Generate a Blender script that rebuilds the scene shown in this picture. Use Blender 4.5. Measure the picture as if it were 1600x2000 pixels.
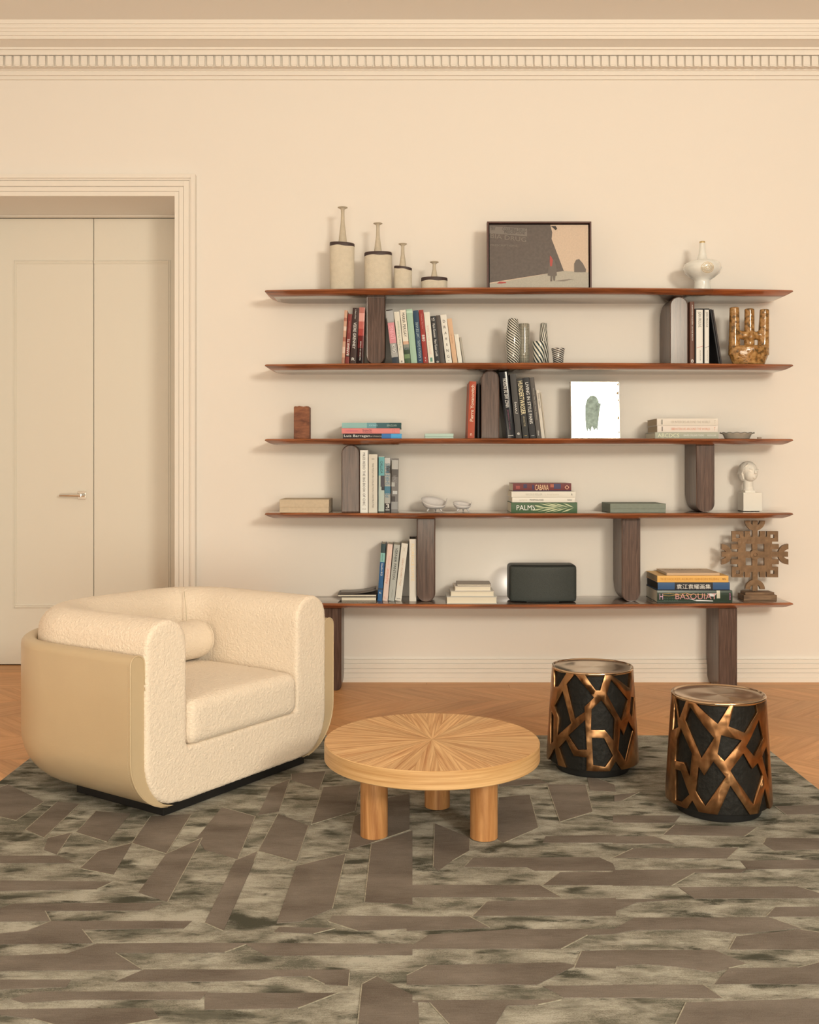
import bpy, bmesh, math, random
from math import sin, cos, pi, radians, atan2, sqrt
from mathutils import Vector, Matrix
from mathutils.geometry import delaunay_2d_cdt
random.seed(7)
sc = bpy.context.scene
COL = sc.collection
for _o in list(bpy.data.objects): bpy.data.objects.remove(_o)

# ---------------------------------------------------------------- camera, light, exposure
F = 2000.0; H = 1.272; WALL = 6.0
cam = bpy.data.cameras.new('camera'); camo = bpy.data.objects.new('camera', cam); COL.objects.link(camo)
cam.sensor_fit = 'HORIZONTAL'; cam.sensor_width = 36.0; cam.lens = 36.0*F/1600.0
cam.shift_y = -94.0/1600.0; cam.clip_start = 0.05
camo.location = (0, 0, H); camo.rotation_euler = (radians(90), 0, 0)
sc.camera = camo
sc.view_settings.view_transform = 'Standard'; sc.view_settings.look = 'None'
sc.view_settings.gamma = 1.0; sc.view_settings.use_curve_mapping = False
sc.view_settings.exposure = -0.37

world = bpy.data.worlds.new('world'); sc.world = world; world.use_nodes = True
wb = world.node_tree.nodes['Background']
wb.inputs[0].default_value = (1.0, 0.85, 0.64, 1); wb.inputs[1].default_value = 0.16

def area_light(name, loc, target, sx, sy, power, col):
    l = bpy.data.lights.new(name, 'AREA'); l.shape = 'RECTANGLE'; l.size = sx; l.size_y = sy
    l.energy = power; l.color = col
    o = bpy.data.objects.new(name, l); COL.objects.link(o); o.location = loc
    d = Vector(target)-Vector(loc); o.rotation_euler = d.to_track_quat('-Z', 'Y').to_euler()
    return o
area_light('key_light', (3.1, -2.6, 3.05), (0.6, 5.6, 1.5), 1.3, 1.0, 345, (1.0, 0.905, 0.725))
area_light('ceiling_fill', (0.3, -2.6, 0.9), (0.5, 4.0, 3.75), 4.0, 1.4, 240, (1.0, 0.89, 0.70))  # fill lamp added low behind the camera, aimed up to brighten the ceiling
gl = bpy.data.lights.new('glow_light', 'POINT'); gl.energy = 0.24; gl.color = (1.0, 0.93, 0.82); gl.shadow_soft_size = 0.01  # lamp added out of sight behind the speaker for the bright wall patch
glo = bpy.data.objects.new('glow_light', gl); COL.objects.link(glo); glo.location = (0.590, 5.950, 0.578)

# ---------------------------------------------------------------- colour and materials
def s2l(v):
    v = v/255.0
    return v/12.92 if v <= 0.04045 else ((v+0.055)/1.055)**2.4
ILL = (0.98, 0.81, 0.62)
def C(r, g, b, k=1.0):      # colour as seen under the warm room light -> surface albedo
    return tuple(min(0.92, s2l(v)/i*k) for v, i in zip((r, g, b), ILL))+(1.0,)
def CD(r, g, b, k=.10):     # slightly muted print colour
    c = C(r, g, b); y = .3*c[0]+.59*c[1]+.11*c[2]
    return tuple(v+(y-v)*k for v in c[:3])+(1.0,)
_m = {}
def mat(name, col, rough=0.6, metal=0.0, bump=0.0, bscale=60, coat=0.0, sheen=0.0, var=0.0, vscale=8, spec=0.5):
    if name in _m: return _m[name]
    m = bpy.data.materials.new(name); m.use_nodes = True; nt = m.node_tree; N = nt.nodes; L = nt.links
    p = N['Principled BSDF']
    p.inputs['Base Color'].default_value = col; p.inputs['Roughness'].default_value = rough
    p.inputs['Metallic'].default_value = metal; p.inputs['Coat Weight'].default_value = coat
    p.inputs['Coat Roughness'].default_value = 0.12
    p.inputs['Sheen Weight'].default_value = sheen; p.inputs['Specular IOR Level'].default_value = spec
    tc = N.new('ShaderNodeTexCoord')
    if var > 0:
        n = N.new('ShaderNodeTexNoise'); n.inputs['Scale'].default_value = vscale; n.inputs['Detail'].default_value = 5
        L.new(tc.outputs['Object'], n.inputs['Vector'])
        mr = N.new('ShaderNodeMapRange'); mr.inputs[1].default_value = 0.3; mr.inputs[2].default_value = 0.7
        mr.inputs[3].default_value = 1-var; mr.inputs[4].default_value = 1+var
        L.new(n.outputs['Fac'], mr.inputs[0])
        mx = N.new('ShaderNodeVectorMath'); mx.operation = 'SCALE'; mx.inputs[0].default_value = col[:3]
        L.new(mr.outputs[0], mx.inputs['Scale']); L.new(mx.outputs[0], p.inputs['Base Color'])
    if bump > 0:
        n = N.new('ShaderNodeTexNoise'); n.inputs['Scale'].default_value = bscale; n.inputs['Detail'].default_value = 3
        L.new(tc.outputs['Object'], n.inputs['Vector'])
        b = N.new('ShaderNodeBump'); b.inputs['Strength'].default_value = bump; b.inputs['Distance'].default_value = 0.004
        L.new(n.outputs['Fac'], b.inputs['Height']); L.new(b.outputs[0], p.inputs['Normal'])
    _m[name] = m
    return m

def wood(name, c1, c2, scale, rough=0.4, coat=0.0, rnd=0.0, cyl=False, bump=0.15, contrast=(0.35, 0.65)):
    """grain noise in object space, stretched along the axis with the small scale; rnd = per-object tint"""
    if name in _m: return _m[name]
    m = bpy.data.materials.new(name); m.use_nodes = True; nt = m.node_tree; N = nt.nodes; L = nt.links
    p = N['Principled BSDF']; p.inputs['Roughness'].default_value = rough; p.inputs['Coat Weight'].default_value = coat
    p.inputs['Coat Roughness'].default_value = 0.15
    tc = N.new('ShaderNodeTexCoord'); src = tc.outputs['Object']
    if cyl:
        sp = N.new('ShaderNodeSeparateXYZ'); L.new(src, sp.inputs[0])
        at = N.new('ShaderNodeMath'); at.operation = 'ARCTAN2'; L.new(sp.outputs[1], at.inputs[0]); L.new(sp.outputs[0], at.inputs[1])
        cb = N.new('ShaderNodeCombineXYZ'); L.new(at.outputs[0], cb.inputs[0]); L.new(sp.outputs[2], cb.inputs[2]); src = cb.outputs[0]
    oi = N.new('ShaderNodeObjectInfo')
    off = N.new('ShaderNodeVectorMath'); off.operation = 'SCALE'; off.inputs[0].default_value = (17, 31, 13)
    L.new(oi.outputs['Random'], off.inputs['Scale'])
    mp = N.new('ShaderNodeMapping'); mp.inputs['Scale'].default_value = scale; L.new(src, mp.inputs['Vector'])
    L.new(off.outputs[0], mp.inputs['Location'])
    n1 = N.new('ShaderNodeTexNoise'); n1.inputs['Scale'].default_value = 1.0; n1.inputs['Detail'].default_value = 6
    n1.inputs['Distortion'].default_value = 0.6; n1.inputs['Roughness'].default_value = 0.6
    L.new(mp.outputs[0], n1.inputs['Vector'])
    cr = N.new('ShaderNodeValToRGB'); cr.color_ramp.elements[0].position = contrast[0]; cr.color_ramp.elements[1].position = contrast[1]
    cr.color_ramp.elements[0].color = c1; cr.color_ramp.elements[1].color = c2
    L.new(n1.outputs['Fac'], cr.inputs[0]); out = cr.outputs[0]
    if rnd > 0:
        mr = N.new('ShaderNodeMapRange'); mr.inputs[3].default_value = 1-rnd; mr.inputs[4].default_value = 1+rnd
        L.new(oi.outputs['Random'], mr.inputs[0])
        vm = N.new('ShaderNodeVectorMath'); vm.operation = 'SCALE'; L.new(out, vm.inputs[0]); L.new(mr.outputs[0], vm.inputs['Scale']); out = vm.outputs[0]
    L.new(out, p.inputs['Base Color'])
    b = N.new('ShaderNodeBump'); b.inputs['Strength'].default_value = bump; b.inputs['Distance'].default_value = 0.002
    L.new(n1.outputs['Fac'], b.inputs['Height']); L.new(b.outputs[0], p.inputs['Normal'])
    _m[name] = m
    return m

# ---------------------------------------------------------------- helpers
def X(px, D): return (px-800.0)*D/F
def Z(py, D): return H-(py-906.0)*D/F

def tag(o, label=None, cat=None, group=None, kind=None):
    if label: o['label'] = label
    if cat: o['category'] = cat
    if group: o['group'] = group
    if kind: o['kind'] = kind
    return o
def empty(name, loc, rot=(0, 0, 0)):
    o = bpy.data.objects.new(name, None); COL.objects.link(o); o.location = loc; o.rotation_euler = rot
    o.empty_display_size = 0.05
    return o
def link(name, me, m=None, parent=None, smooth=False):
    if m is not None:
        me.materials.clear(); me.materials.append(m)
    if smooth: me.shade_smooth()
    o = bpy.data.objects.new(name, me); COL.objects.link(o)
    if parent is not None: o.parent = parent
    return o
def mesh_from(v, f, name='mesh'):
    me = bpy.data.meshes.new(name); me.from_pydata([tuple(p) for p in v], [], f); me.update(); return me
class MB:
    def __init__(s): s.v = []; s.f = []
    def box(s, x0, x1, y0, y1, z0, z1):
        b = len(s.v)
        s.v += [(x0,y0,z0),(x1,y0,z0),(x1,y1,z0),(x0,y1,z0),(x0,y0,z1),(x1,y0,z1),(x1,y1,z1),(x0,y1,z1)]
        s.f += [tuple(b+i for i in q) for q in ((0,3,2,1),(4,5,6,7),(0,1,5,4),(1,2,6,5),(2,3,7,6),(3,0,4,7))]
        return s
    def prism(s, pts, h0, h1, axis='z'):
        """polygon (ccw) extruded; axis z: pts=(x,y); axis y: pts=(x,z) extruded along y from h0 to h1"""
        b = len(s.v); n = len(pts)
        for h in (h0, h1):
            for p in pts: s.v.append((p[0], p[1], h) if axis == 'z' else ((p[0], h, p[1]) if axis == 'y' else (h, p[0], p[1])))
        s.f.append(tuple(b+i for i in range(n-1, -1, -1))); s.f.append(tuple(b+n+i for i in range(n)))
        for i in range(n):
            j = (i+1) % n; s.f.append((b+i, b+j, b+n+j, b+n+i))
        return s
    def lathe(s, prof, n=40, sx=1.0, sy=1.0, c=(0, 0, 0), caps=True):
        b = len(s.v); k = len(prof)
        for i in range(n):
            a = 2*pi*i/n
            for r, z in prof: s.v.append((c[0]+r*cos(a)*sx, c[1]+r*sin(a)*sy, c[2]+z))
        for i in range(n):
            j = (i+1) % n
            for q in range(k-1): s.f.append((b+i*k+q, b+j*k+q, b+j*k+q+1, b+i*k+q+1))
        if caps:
            if prof[0][0] > 1e-6: s.f.append(tuple(b+i*k for i in range(n-1, -1, -1)))
            if prof[-1][0] > 1e-6: s.f.append(tuple(b+i*k+k-1 for i in range(n)))
        return s
    def tube(s, pts, r, n=8, closed=False):
        P = [Vector(p) for p in pts]; m = len(P); b = len(s.v)
        R = r if isinstance(r, (list, tuple)) else [r]*m
        up = Vector((0, 0, 1)); prev = None
        for i in range(m):
            t = (P[min(i+1, m-1)]-P[max(i-1, 0)]).normalized()
            if prev is None:
                a = up if abs(t.z) < 0.9 else Vector((1, 0, 0)); u = t.cross(a).normalized()
            else: u = (prev-t*prev.dot(t)).normalized()
            prev = u; w = t.cross(u)
            for k in range(n):
                q = 2*pi*k/n; s.v.append(tuple(P[i]+(u*cos(q)+w*sin(q))*R[i]))
        for i in range(m-1):
            for k in range(n):
                k2 = (k+1) % n; s.f.append((b+i*n+k, b+i*n+k2, b+(i+1)*n+k2, b+(i+1)*n+k))
        s.f.append(tuple(b+k for k in range(n-1, -1, -1))); s.f.append(tuple(b+(m-1)*n+k for k in range(n)))
        return s
    def ball(s, c, r, nu=20, nv=12):
        b = len(s.v); rx, ry, rz = (r, r, r) if not isinstance(r, (tuple, list)) else r
        for j in range(1, nv):
            for i in range(nu):
                a = 2*pi*i/nu; q = pi*j/nv
                s.v.append((c[0]+rx*cos(a)*sin(q), c[1]+ry*sin(a)*sin(q), c[2]+rz*cos(q)))
        t = len(s.v); s.v += [(c[0], c[1], c[2]+rz), (c[0], c[1], c[2]-rz)]
        for j in range(nv-2):
            for i in range(nu):
                i2 = (i+1) % nu; s.f.append((b+j*nu+i, b+(j+1)*nu+i, b+(j+1)*nu+i2, b+j*nu+i2))
        for i in range(nu):
            i2 = (i+1) % nu; s.f.append((t, b+i, b+i2)); s.f.append((t+1, b+(nv-2)*nu+i2, b+(nv-2)*nu+i))
        return s
    def mesh(s): return mesh_from(s.v, s.f)
    def build(s, name, m, parent=None, smooth=False, bevel=0, seg=2):
        o = link(name, s.mesh(), m, parent, smooth)
        if bevel:
            bv = o.modifiers.new('bevel', 'BEVEL'); bv.width = bevel; bv.segments = seg; bv.limit_method = 'ANGLE'; bv.angle_limit = radians(35)
            bv.harden_normals = False
        return o
def autosmooth(o, ang=35):
    me = o.data; me.shade_smooth()
    bm = bmesh.new(); bm.from_mesh(me)
    for e in bm.edges:
        if len(e.link_faces) == 2 and e.calc_face_angle(0) > radians(ang): e.smooth = False
    bm.to_mesh(me); bm.free(); return o
def rbox(sx, sy, sz, r, n=(10, 10, 6), crown=None):
    """rounded box centred in x, from y 0..sy, z 0..sz"""
    bm = bmesh.new(); nx, ny, nz = n
    vs = {}
    def lin(k, kk, s): # cosine-dense toward the ends
        return s*(0.5-0.5*cos(pi*k/kk))
    for i in range(nx+1):
        for j in range(ny+1):
            for k in range(nz+1):
                if i in (0, nx) or j in (0, ny) or k in (0, nz):
                    p = Vector((lin(i, nx, sx)-sx/2, lin(j, ny, sy), lin(k, nz, sz)))
                    q = Vector((max(-sx/2+r, min(sx/2-r, p.x)), max(r, min(sy-r, p.y)), max(r, min(sz-r, p.z))))
                    d = p-q
                    if d.length > 1e-9: p = q+d.normalized()*r
                    if crown: p = crown(p)
                    vs[i, j, k] = bm.verts.new(p)
    def quad(a, b, c, d):
        try: bm.faces.new((vs[a], vs[b], vs[c], vs[d]))
        except Exception: pass
    for i in range(nx):
        for j in range(ny):
            quad((i,j,0),(i,j+1,0),(i+1,j+1,0),(i+1,j,0)); quad((i,j,nz),(i+1,j,nz),(i+1,j+1,nz),(i,j+1,nz))
        for k in range(nz):
            quad((i,0,k),(i+1,0,k),(i+1,0,k+1),(i,0,k+1)); quad((i,ny,k),(i,ny,k+1),(i+1,ny,k+1),(i+1,ny,k))
    for j in range(ny):
        for k in range(nz):
            quad((0,j,k),(0,j,k+1),(0,j+1,k+1),(0,j+1,k)); quad((nx,j,k),(nx,j+1,k),(nx,j+1,k+1),(nx,j,k+1))
    me = bpy.data.meshes.new('m'); bm.to_mesh(me); bm.free(); return me
def remesh(mb, voxel, smooth=6, fac=0.5):
    me = mb.mesh() if isinstance(mb, MB) else mb
    o = bpy.data.objects.new('tmp', me); COL.objects.link(o)
    r = o.modifiers.new('r', 'REMESH'); r.mode = 'VOXEL'; r.voxel_size = voxel; r.use_smooth_shade = True
    if smooth:
        q = o.modifiers.new('s', 'SMOOTH'); q.iterations = smooth; q.factor = fac
    bpy.context.view_layer.update()
    dg = bpy.context.evaluated_depsgraph_get()
    out = bpy.data.meshes.new_from_object(o.evaluated_get(dg)); bpy.data.objects.remove(o)
    return out
def text_mesh(s, L, S, depth=0.0, maxs=1.35):
    """text as a mesh lying in xy, fitted to length L and height S, centred on the origin"""
    cu = bpy.data.curves.new('t', 'FONT'); cu.body = s; cu.size = 1.0; cu.extrude = depth; cu.resolution_u = 2
    o = bpy.data.objects.new('tmp', cu); COL.objects.link(o)
    bpy.context.view_layer.update()
    me = bpy.data.meshes.new_from_object(o.evaluated_get(bpy.context.evaluated_depsgraph_get()))
    bpy.data.objects.remove(o)
    xs = [v.co.x for v in me.vertices]; ys = [v.co.y for v in me.vertices]
    if not xs: return me
    x0, x1, y0, y1 = min(xs), max(xs), min(ys), max(ys)
    fy = S/(y1-y0); fx = min(L/(x1-x0), fy*1.7)
    for v in me.vertices:
        v.co.x = (v.co.x-(x0+x1)/2)*fx; v.co.y = (v.co.y-(y0+y1)/2)*fy
    return me
def put_text(s, L, S, mode, pos, col, parent, name='title', rough=0.6):
    """mode: across (x,z), down, up : text drawn on a face that looks towards -y ; top : on a face looking up"""
    me = text_mesh(s, L, S)
    for v in me.vertices:
        a, b = v.co.x, v.co.y
        if mode == 'across': v.co = Vector((a, 0, b))
        elif mode == 'down': v.co = Vector((b, 0, -a))
        elif mode == 'up': v.co = Vector((-b, 0, a))
        elif mode == 'top': v.co = Vector((a, b, 0))
        v.co += Vector(pos)
    return link(name, me, mat('ink_%d_%d_%d' % col, C(*col), rough), parent)
# ================================================================ SETTING
wall_m = mat('wall_paint', C(238, 215, 187), 0.85, bump=0.04, bscale=90)
trim_m = mat('trim_paint', C(238, 215, 186), 0.6)
door_m = mat('door_paint', C(231, 209, 178), 0.55)
ceil_m = mat('ceiling_paint', C(244, 222, 194), 0.9)
WX0, WX1 = -3.6, 3.8
OX0, OX1 = -2.63, X(343, 6.0); OZ = Z(385, 6.0)
CEIL = Z(38, 5.74)
w = MB()
w.box(OX1, WX1, 6.0, 6.2, -0.02, CEIL+0.1).box(WX0, OX0, 6.0, 6.2, -0.02, CEIL+0.1).box(OX0, OX1, 6.0, 6.2, OZ, CEIL+0.1)
# recess jambs and lintel run back to the door plane
w.box(OX1, OX1+0.1, 6.2, 6.6, -0.02, OZ+0.1).box(OX0-0.1, OX0, 6.2, 6.6, -0.02, OZ+0.1).box(OX0-0.1, OX1+0.1, 6.2, 6.6, OZ, OZ+0.1)
w.build('wall_back', wall_m)['kind'] = 'structure'
MB().box(WX0-0.2, WX0, -3.4, 6.2, -0.02, CEIL+0.1).build('wall_left', wall_m)['kind'] = 'structure'
MB().box(WX0-0.2, WX1+1.2, -3.4, 6.2, CEIL, CEIL+0.12).build('ceiling', ceil_m)['kind'] = 'structure'

# cornice: profile extruded along x, dentils as parts
prof = [(6.0, Z(155, 5.985)), (5.985, Z(155, 5.985)), (5.985, Z(148, 5.985)), (5.972, Z(147, 5.972)), (5.972, Z(139, 5.972)),
        (5.962, Z(138, 5.962)), (5.955, Z(132, 5.955)), (5.918, Z(130, 5.918)), (5.918, Z(108, 5.918)), (5.885, Z(107, 5.885)),
        (5.885, Z(97, 5.885)), (5.870, Z(96, 5.87)), (5.870, Z(92, 5.87)), (5.785, Z(76.5, 5.785)), (5.775, Z(76, 5.775)), (5.775, Z(70, 5.775)),
        (5.768, Z(69, 5.768)), (5.768, Z(62, 5.768)), (5.762, Z(61, 5.762)), (5.758, Z(55, 5.758)), (5.752, Z(54.5, 5.752)), (5.748, Z(47, 5.748)),
        (5.740, Z(46, 5.74)), (5.740, CEIL+0.001), (6.0, CEIL+0.001)]
cv = MB(); cv.prism([(a, b) for a, b in prof][::-1], WX0, WX1, axis='x')
cornice = cv.build('trim_1', trim_m); cornice['kind'] = 'structure'
dz0, dz1 = Z(129, 5.9), Z(109.5, 5.9)
dent = MB(); dent.box(-0.0175, 0.0175, 0, 0.03, dz0+0.006, dz1); dent.prism([(-0.0175, dz0+0.006), (-0.011, dz0), (0.011, dz0), (0.0175, dz0+0.006)][::-1], 0.003, 0.03, axis='y')
dme = dent.mesh(); dme.materials.append(trim_m)
k = 0
for i in range(-58, 66):
    o = bpy.data.objects.new('dentil', dme); COL.objects.link(o); o.parent = cornice; o.location = (i*0.04838+0.012, 5.897, 0)

# door casing: nested frames
cas = MB()
def frame_boxes(mb, d_out, d_in, dep, y0=6.0):
    # band lying between distances d_in..d_out from the opening edge
    mb.box(OX1+d_in, OX1+d_out, y0-dep, y0, 0, OZ+d_out)
    mb.box(OX0-d_out, OX0-d_in, y0-dep, y0, 0, OZ+d_out)
    mb.box(OX0-d_in, OX1+d_in, y0-dep, y0, OZ+d_in, OZ+d_out)
for a, b, d in ((0.0, .024, .026), (.024, .027, .023), (.027, .052, .030), (.052, .055, .026), (.055, .086, .036), (.086, .089, .032), (.089, .099, .040), (.099, .124, .050)):
    frame_boxes(cas, b, a, d)
cas.build('trim_2', trim_m, bevel=0.002)['kind'] = 'structure'
# baseboard with stepped mouldings
bb = MB(); bx0 = OX1+0.124
zb = [Z(y, 5.965) for y in (1331, 1324, 1314, 1306, 1296, 1289)]
for z0, z1, d in ((-0.002, zb[1], .036), (zb[1], zb[2]-.003, .033), (zb[2]-.003, zb[2], .026), (zb[2], zb[3]-.002, .031), (zb[3]-.002, zb[3], .025), (zb[3], zb[4]-.003, .029), (zb[4]-.003, zb[4], .018), (zb[4], zb[5], .022)):
    bb.box(bx0, WX1, 6.0-d, 6.0, z0, z1)
bb.build('baseboard_back', trim_m, bevel=0.0012)['kind'] = 'structure'

# doors (two leaves) at the back of the recess
DY = 6.47; DZ = Z(427, DY); split = X(183, DY)
MB().box(OX0, OX1, 6.43, 6.6, DZ+0.004, OZ).build('trim_3', trim_m, bevel=0.002)['kind'] = 'structure'
pm_z0, pm_z1 = Z(1184, DY), Z(512, DY); pm_x0, pm_x1 = X(29, DY), X(330, DY)
def bar(mb, x0, x1, z0, z1):
    w_ = 0.011
    if x1-x0 > z1-z0:
        zc = (z0+z1)/2; mb.prism([(DY, zc-w_), (DY-.005, zc-w_), (DY-.008, zc-w_*.4), (DY-.005, zc), (DY-.009, zc+w_*.5), (DY-.004, zc+w_), (DY, zc+w_)], x0, x1, axis='x')
    else:
        mb.box(x0, x1, DY-.004, DY, z0, z1); xc = (x0+x1)/2; mb.box(xc-.006, xc-.001, DY-.009, DY, z0, z1); mb.box(xc+.004, xc+.009, DY-.007, DY, z0, z1)
d1 = MB().box(OX0, split-0.0025, DY, DY+0.05, 0.006, DZ).build('door_1', door_m, bevel=0.001); d1['kind'] = 'structure'
d2 = MB().box(split+0.0025, OX1, DY, DY+0.05, 0.006, DZ).build('door_2', door_m, bevel=0.001); d2['kind'] = 'structure'
m1 = MB(); bar(m1, pm_x0-.011, pm_x0+.011, pm_z0-.011, pm_z1+.011); bar(m1, pm_x0, split-.0025, pm_z1-.011, pm_z1+.011); bar(m1, pm_x0, split-.0025, pm_z0-.011, pm_z0+.011)
m1.build('panel_moulding', door_m, d1)
m2 = MB(); bar(m2, pm_x1-.011, pm_x1+.011, pm_z0-.011, pm_z1+.011); bar(m2, split+.0025, pm_x1, pm_z1-.011, pm_z1+.011); bar(m2, split+.0025, pm_x1, pm_z0-.011, pm_z0+.011)
m2.build('panel_moulding', door_m, d2)
MB().box(OX0, OX1, DY+.05, DY+.06, 0, DZ+.02).build('gap_shade_sheet', mat('door_gap_shade', C(70, 55, 40), .9))['kind'] = 'structure'  # dark sheet behind both leaves, its colour stands for shade in the gaps
chrome = mat('chrome', (0.72, 0.70, 0.66, 1), 0.12, 1.0)
hx, hz = X(160.5, DY), Z(967, DY)
hd = MB(); hd.box(hx-.026, hx+.026, DY-.009, DY, hz-.026, hz+.026)
hd.tube([(hx, DY-.005, hz), (hx, DY-.05, hz)], .012, 14)
ho = hd.build('handle', chrome, d1, bevel=0.0015)
lv = MB(); lv.tube([(hx+.008, DY-.052, hz), (hx-.06, DY-.054, hz+.001), (hx-.105, DY-.052, hz+.001), (hx-.125, DY-.050, hz)], [.0095, .0095, .009, .009], 14)
lv.build('lever', chrome, ho)

# ---------------------------------------------------------------- floor: chevron parquet
sub = mat('subfloor', C(110, 72, 42), 0.9)
floor = MB().box(WX0-0.2, WX1+1.2, -3.4, 6.6, -0.03, -0.0025).build('floor', sub); floor['kind'] = 'structure'
oak = wood('oak_floor', C(190, 122, 66), C(226, 160, 96), (3.0, 46, 46), rough=0.45, rnd=0.09, bump=0.1, contrast=(.25, .75))
SP = 0.15; BH = 0.3665; Y0 = 5.508
def board_mesh(h, direction, g=0.0007):
    # parallelogram: bottom edge at y=-h (towards camera), top edge y=0; direction +1: x grows towards the camera
    pts = [(g, -g), (SP-g, -g), (SP-g+direction*h, -h+g), (g+direction*h, -h+g)]
    a = -direction*pi/4
    rot = Matrix.Rotation(-a, 2)
    q = [rot @ Vector(p) for p in pts]
    mb = MB(); mb.prism([tuple(p) for p in (q if direction > 0 else q)][::-1], -0.0024, 0.0, axis='z')
    me = mb.mesh(); me.materials.append(oak)
    bm = bmesh.new(); bm.from_mesh(me); bmesh.ops.recalc_face_normals(bm, faces=bm.faces); bm.to_mesh(me); bm.free()
    return me, a
RUGX0, RUGX1, RUGY0, RUGY1 = -1.628, 1.586, 1.45, 4.755
bands = [(5.808, 0.30, 1)]
yy = Y0; d = -1
while yy > -3.0:
    bands.append((yy, BH, d)); yy -= BH; d = -d
cache = {}
rest = MB(); nb = 0
for bi, (ytop, hgt, dr) in enumerate(bands):
    key = (round(hgt, 3), dr)
    if key not in cache: cache[key] = board_mesh(hgt, dr)
    me, a = cache[key]
    shift = (2.095 % SP) if dr < 0 else ((2.095-BH) % SP)
    if bi == 0: shift = (2.095-0.30) % SP
    for i in range(-30, 38):
        x0 = i*SP+shift
        xc = x0+SP/2+dr*hgt/2; yc = ytop-hgt/2
        if xc < WX0 or xc > WX1+1: continue
        vis = abs(xc) < yc*0.41+0.14 and yc > 3.3
        under = (RUGX0+.3 < xc < RUGX1-.3) and yc < RUGY1-.25
        if vis and not under and nb < 298:
            o = bpy.data.objects.new('board', me); COL.objects.link(o); o.parent = floor
            o.location = (x0, ytop, random.uniform(-.0003, 0)); o.rotation_euler = (0, 0, a); nb += 1
        elif not under:
            pts = [(x0, ytop), (x0+SP-.001, ytop), (x0+SP-.001+dr*hgt, ytop-hgt), (x0+dr*hgt, ytop-hgt)]
            rest.prism(pts[::-1], -0.0024, -0.0004)
ro = rest.build('parquet', oak, floor); ro['kind'] = 'stuff'
# border strips along the wall and in the door recess
def strips(y0, y1, xa, xb, n, ph):
    wd = (y1-y0)/n
    for r in range(n):
        x = xa-((r*0.47+ph) % 1.1)
        while x < xb:
            x2 = x+1.1
            o = MB().box(0.0007, min(x2, xb)-max(x, xa)-.0007, .0005, wd-.0005, -.0024, 0).build('board', oak, floor)
            o.location = (max(x, xa), y0+r*wd, random.uniform(-.0003, 0)); x = x2
strips(5.808, 6.0, OX0-.9, WX1, 2, 0.3)
strips(6.0, 6.5, OX0, OX1, 4, 0.2)

# ================================================================ RUG
def rug_mat(name, mottled):
    m = bpy.data.materials.new(name); m.use_nodes = True; nt = m.node_tree; N = nt.nodes; L = nt.links
    p = N['Principled BSDF']; p.inputs['Roughness'].default_value = 0.95; p.inputs['Specular IOR Level'].default_value = 0.12
    tc = N.new('ShaderNodeTexCoord')
    def noise(scale, sc_, det=5, rough=0.6, dist=0.0, off=0):
        mp = N.new('ShaderNodeMapping'); mp.inputs['Scale'].default_value = scale; mp.inputs['Location'].default_value = (off, off*.7, 0)
        L.new(tc.outputs['Object'], mp.inputs['Vector'])
        n = N.new('ShaderNodeTexNoise'); n.inputs['Scale'].default_value = sc_; n.inputs['Detail'].default_value = det
        n.inputs['Roughness'].default_value = rough; n.inputs['Distortion'].default_value = dist
        L.new(mp.outputs[0], n.inputs['Vector']); return n.outputs['Fac']
    def M(op, a, b):
        q = N.new('ShaderNodeMath'); q.operation = op
        for i, vv in enumerate((a, b)):
            if isinstance(vv, (int, float)): q.inputs[i].default_value = vv
            else: L.new(vv, q.inputs[i])
        return q.outputs[0]
    def ramp(fac, stops):
        cr = N.new('ShaderNodeValToRGB'); e = cr.color_ramp.elements
        e[0].position, e[0].color = stops[0]; e[1].position, e[1].color = stops[-1]
        for pos, c in stops[1:-1]:
            q = e.new(pos); q.color = c
        L.new(fac, cr.inputs[0]); return cr.outputs[0]
    grain = noise((1, 1.6, 1), 300, 2, 0.7)          # single tufts
    streak = noise((1, 9, 1), 26, 4, 0.75)           # woven rows
    if mottled:
        patch = noise((1, 2.2, 1), 5.5, 5, 0.6, 0.3); spots = noise((1, 2.6, 1), 5.6, 4, 0.55, 0.3, 7)
        v = M('ADD', M('ADD', M('MULTIPLY', patch, 0.56), M('MULTIPLY', streak, 0.20)), M('MULTIPLY', grain, 0.24))
        col = ramp(v, [(0.42, C(104, 95, 76)), (0.47, C(138, 125, 102)), (0.52, C(158, 143, 118)), (0.58, C(184, 169, 142))])
        sv = M('ADD', M('ADD', M('MULTIPLY', spots, 0.66), M('MULTIPLY', streak, 0.18)), M('MULTIPLY', grain, 0.16))
        dark = ramp(sv, [(0.525, (0, 0, 0, 1)), (0.60, (1, 1, 1, 1))])
        mx = N.new('ShaderNodeMix'); mx.data_type = 'RGBA'; L.new(dark, mx.inputs[0]); L.new(col, mx.inputs[6]); mx.inputs[7].default_value = C(76, 70, 54)
        L.new(mx.outputs[2], p.inputs['Base Color'])
    else:
        big = noise((1, 2, 1), 4, 3, 0.5)
        v = M('ADD', M('ADD', M('MULTIPLY', big, 0.45), M('MULTIPLY', streak, 0.25)), M('MULTIPLY', grain, 0.30))
        L.new(ramp(v, [(0.38, C(100, 84, 68)), (0.62, C(138, 120, 100))]), p.inputs['Base Color'])
    b = N.new('ShaderNodeBump'); b.inputs['Strength'].default_value = 0.6; b.inputs['Distance'].default_value = 0.004
    L.new(grain, b.inputs['Height']); L.new(b.outputs[0], p.inputs['Normal'])
    return m
rm1 = rug_mat('rug_velvet', True); rm2 = rug_mat('rug_taupe', False)
rug = MB().box(RUGX0, RUGX1, RUGY0, RUGY1, 0.0005, 0.012).build('rug', rm1, bevel=0.003)
tag(rug, 'large taupe and sage rug with angular woven bands, under the armchair and tables', 'rug')
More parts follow.
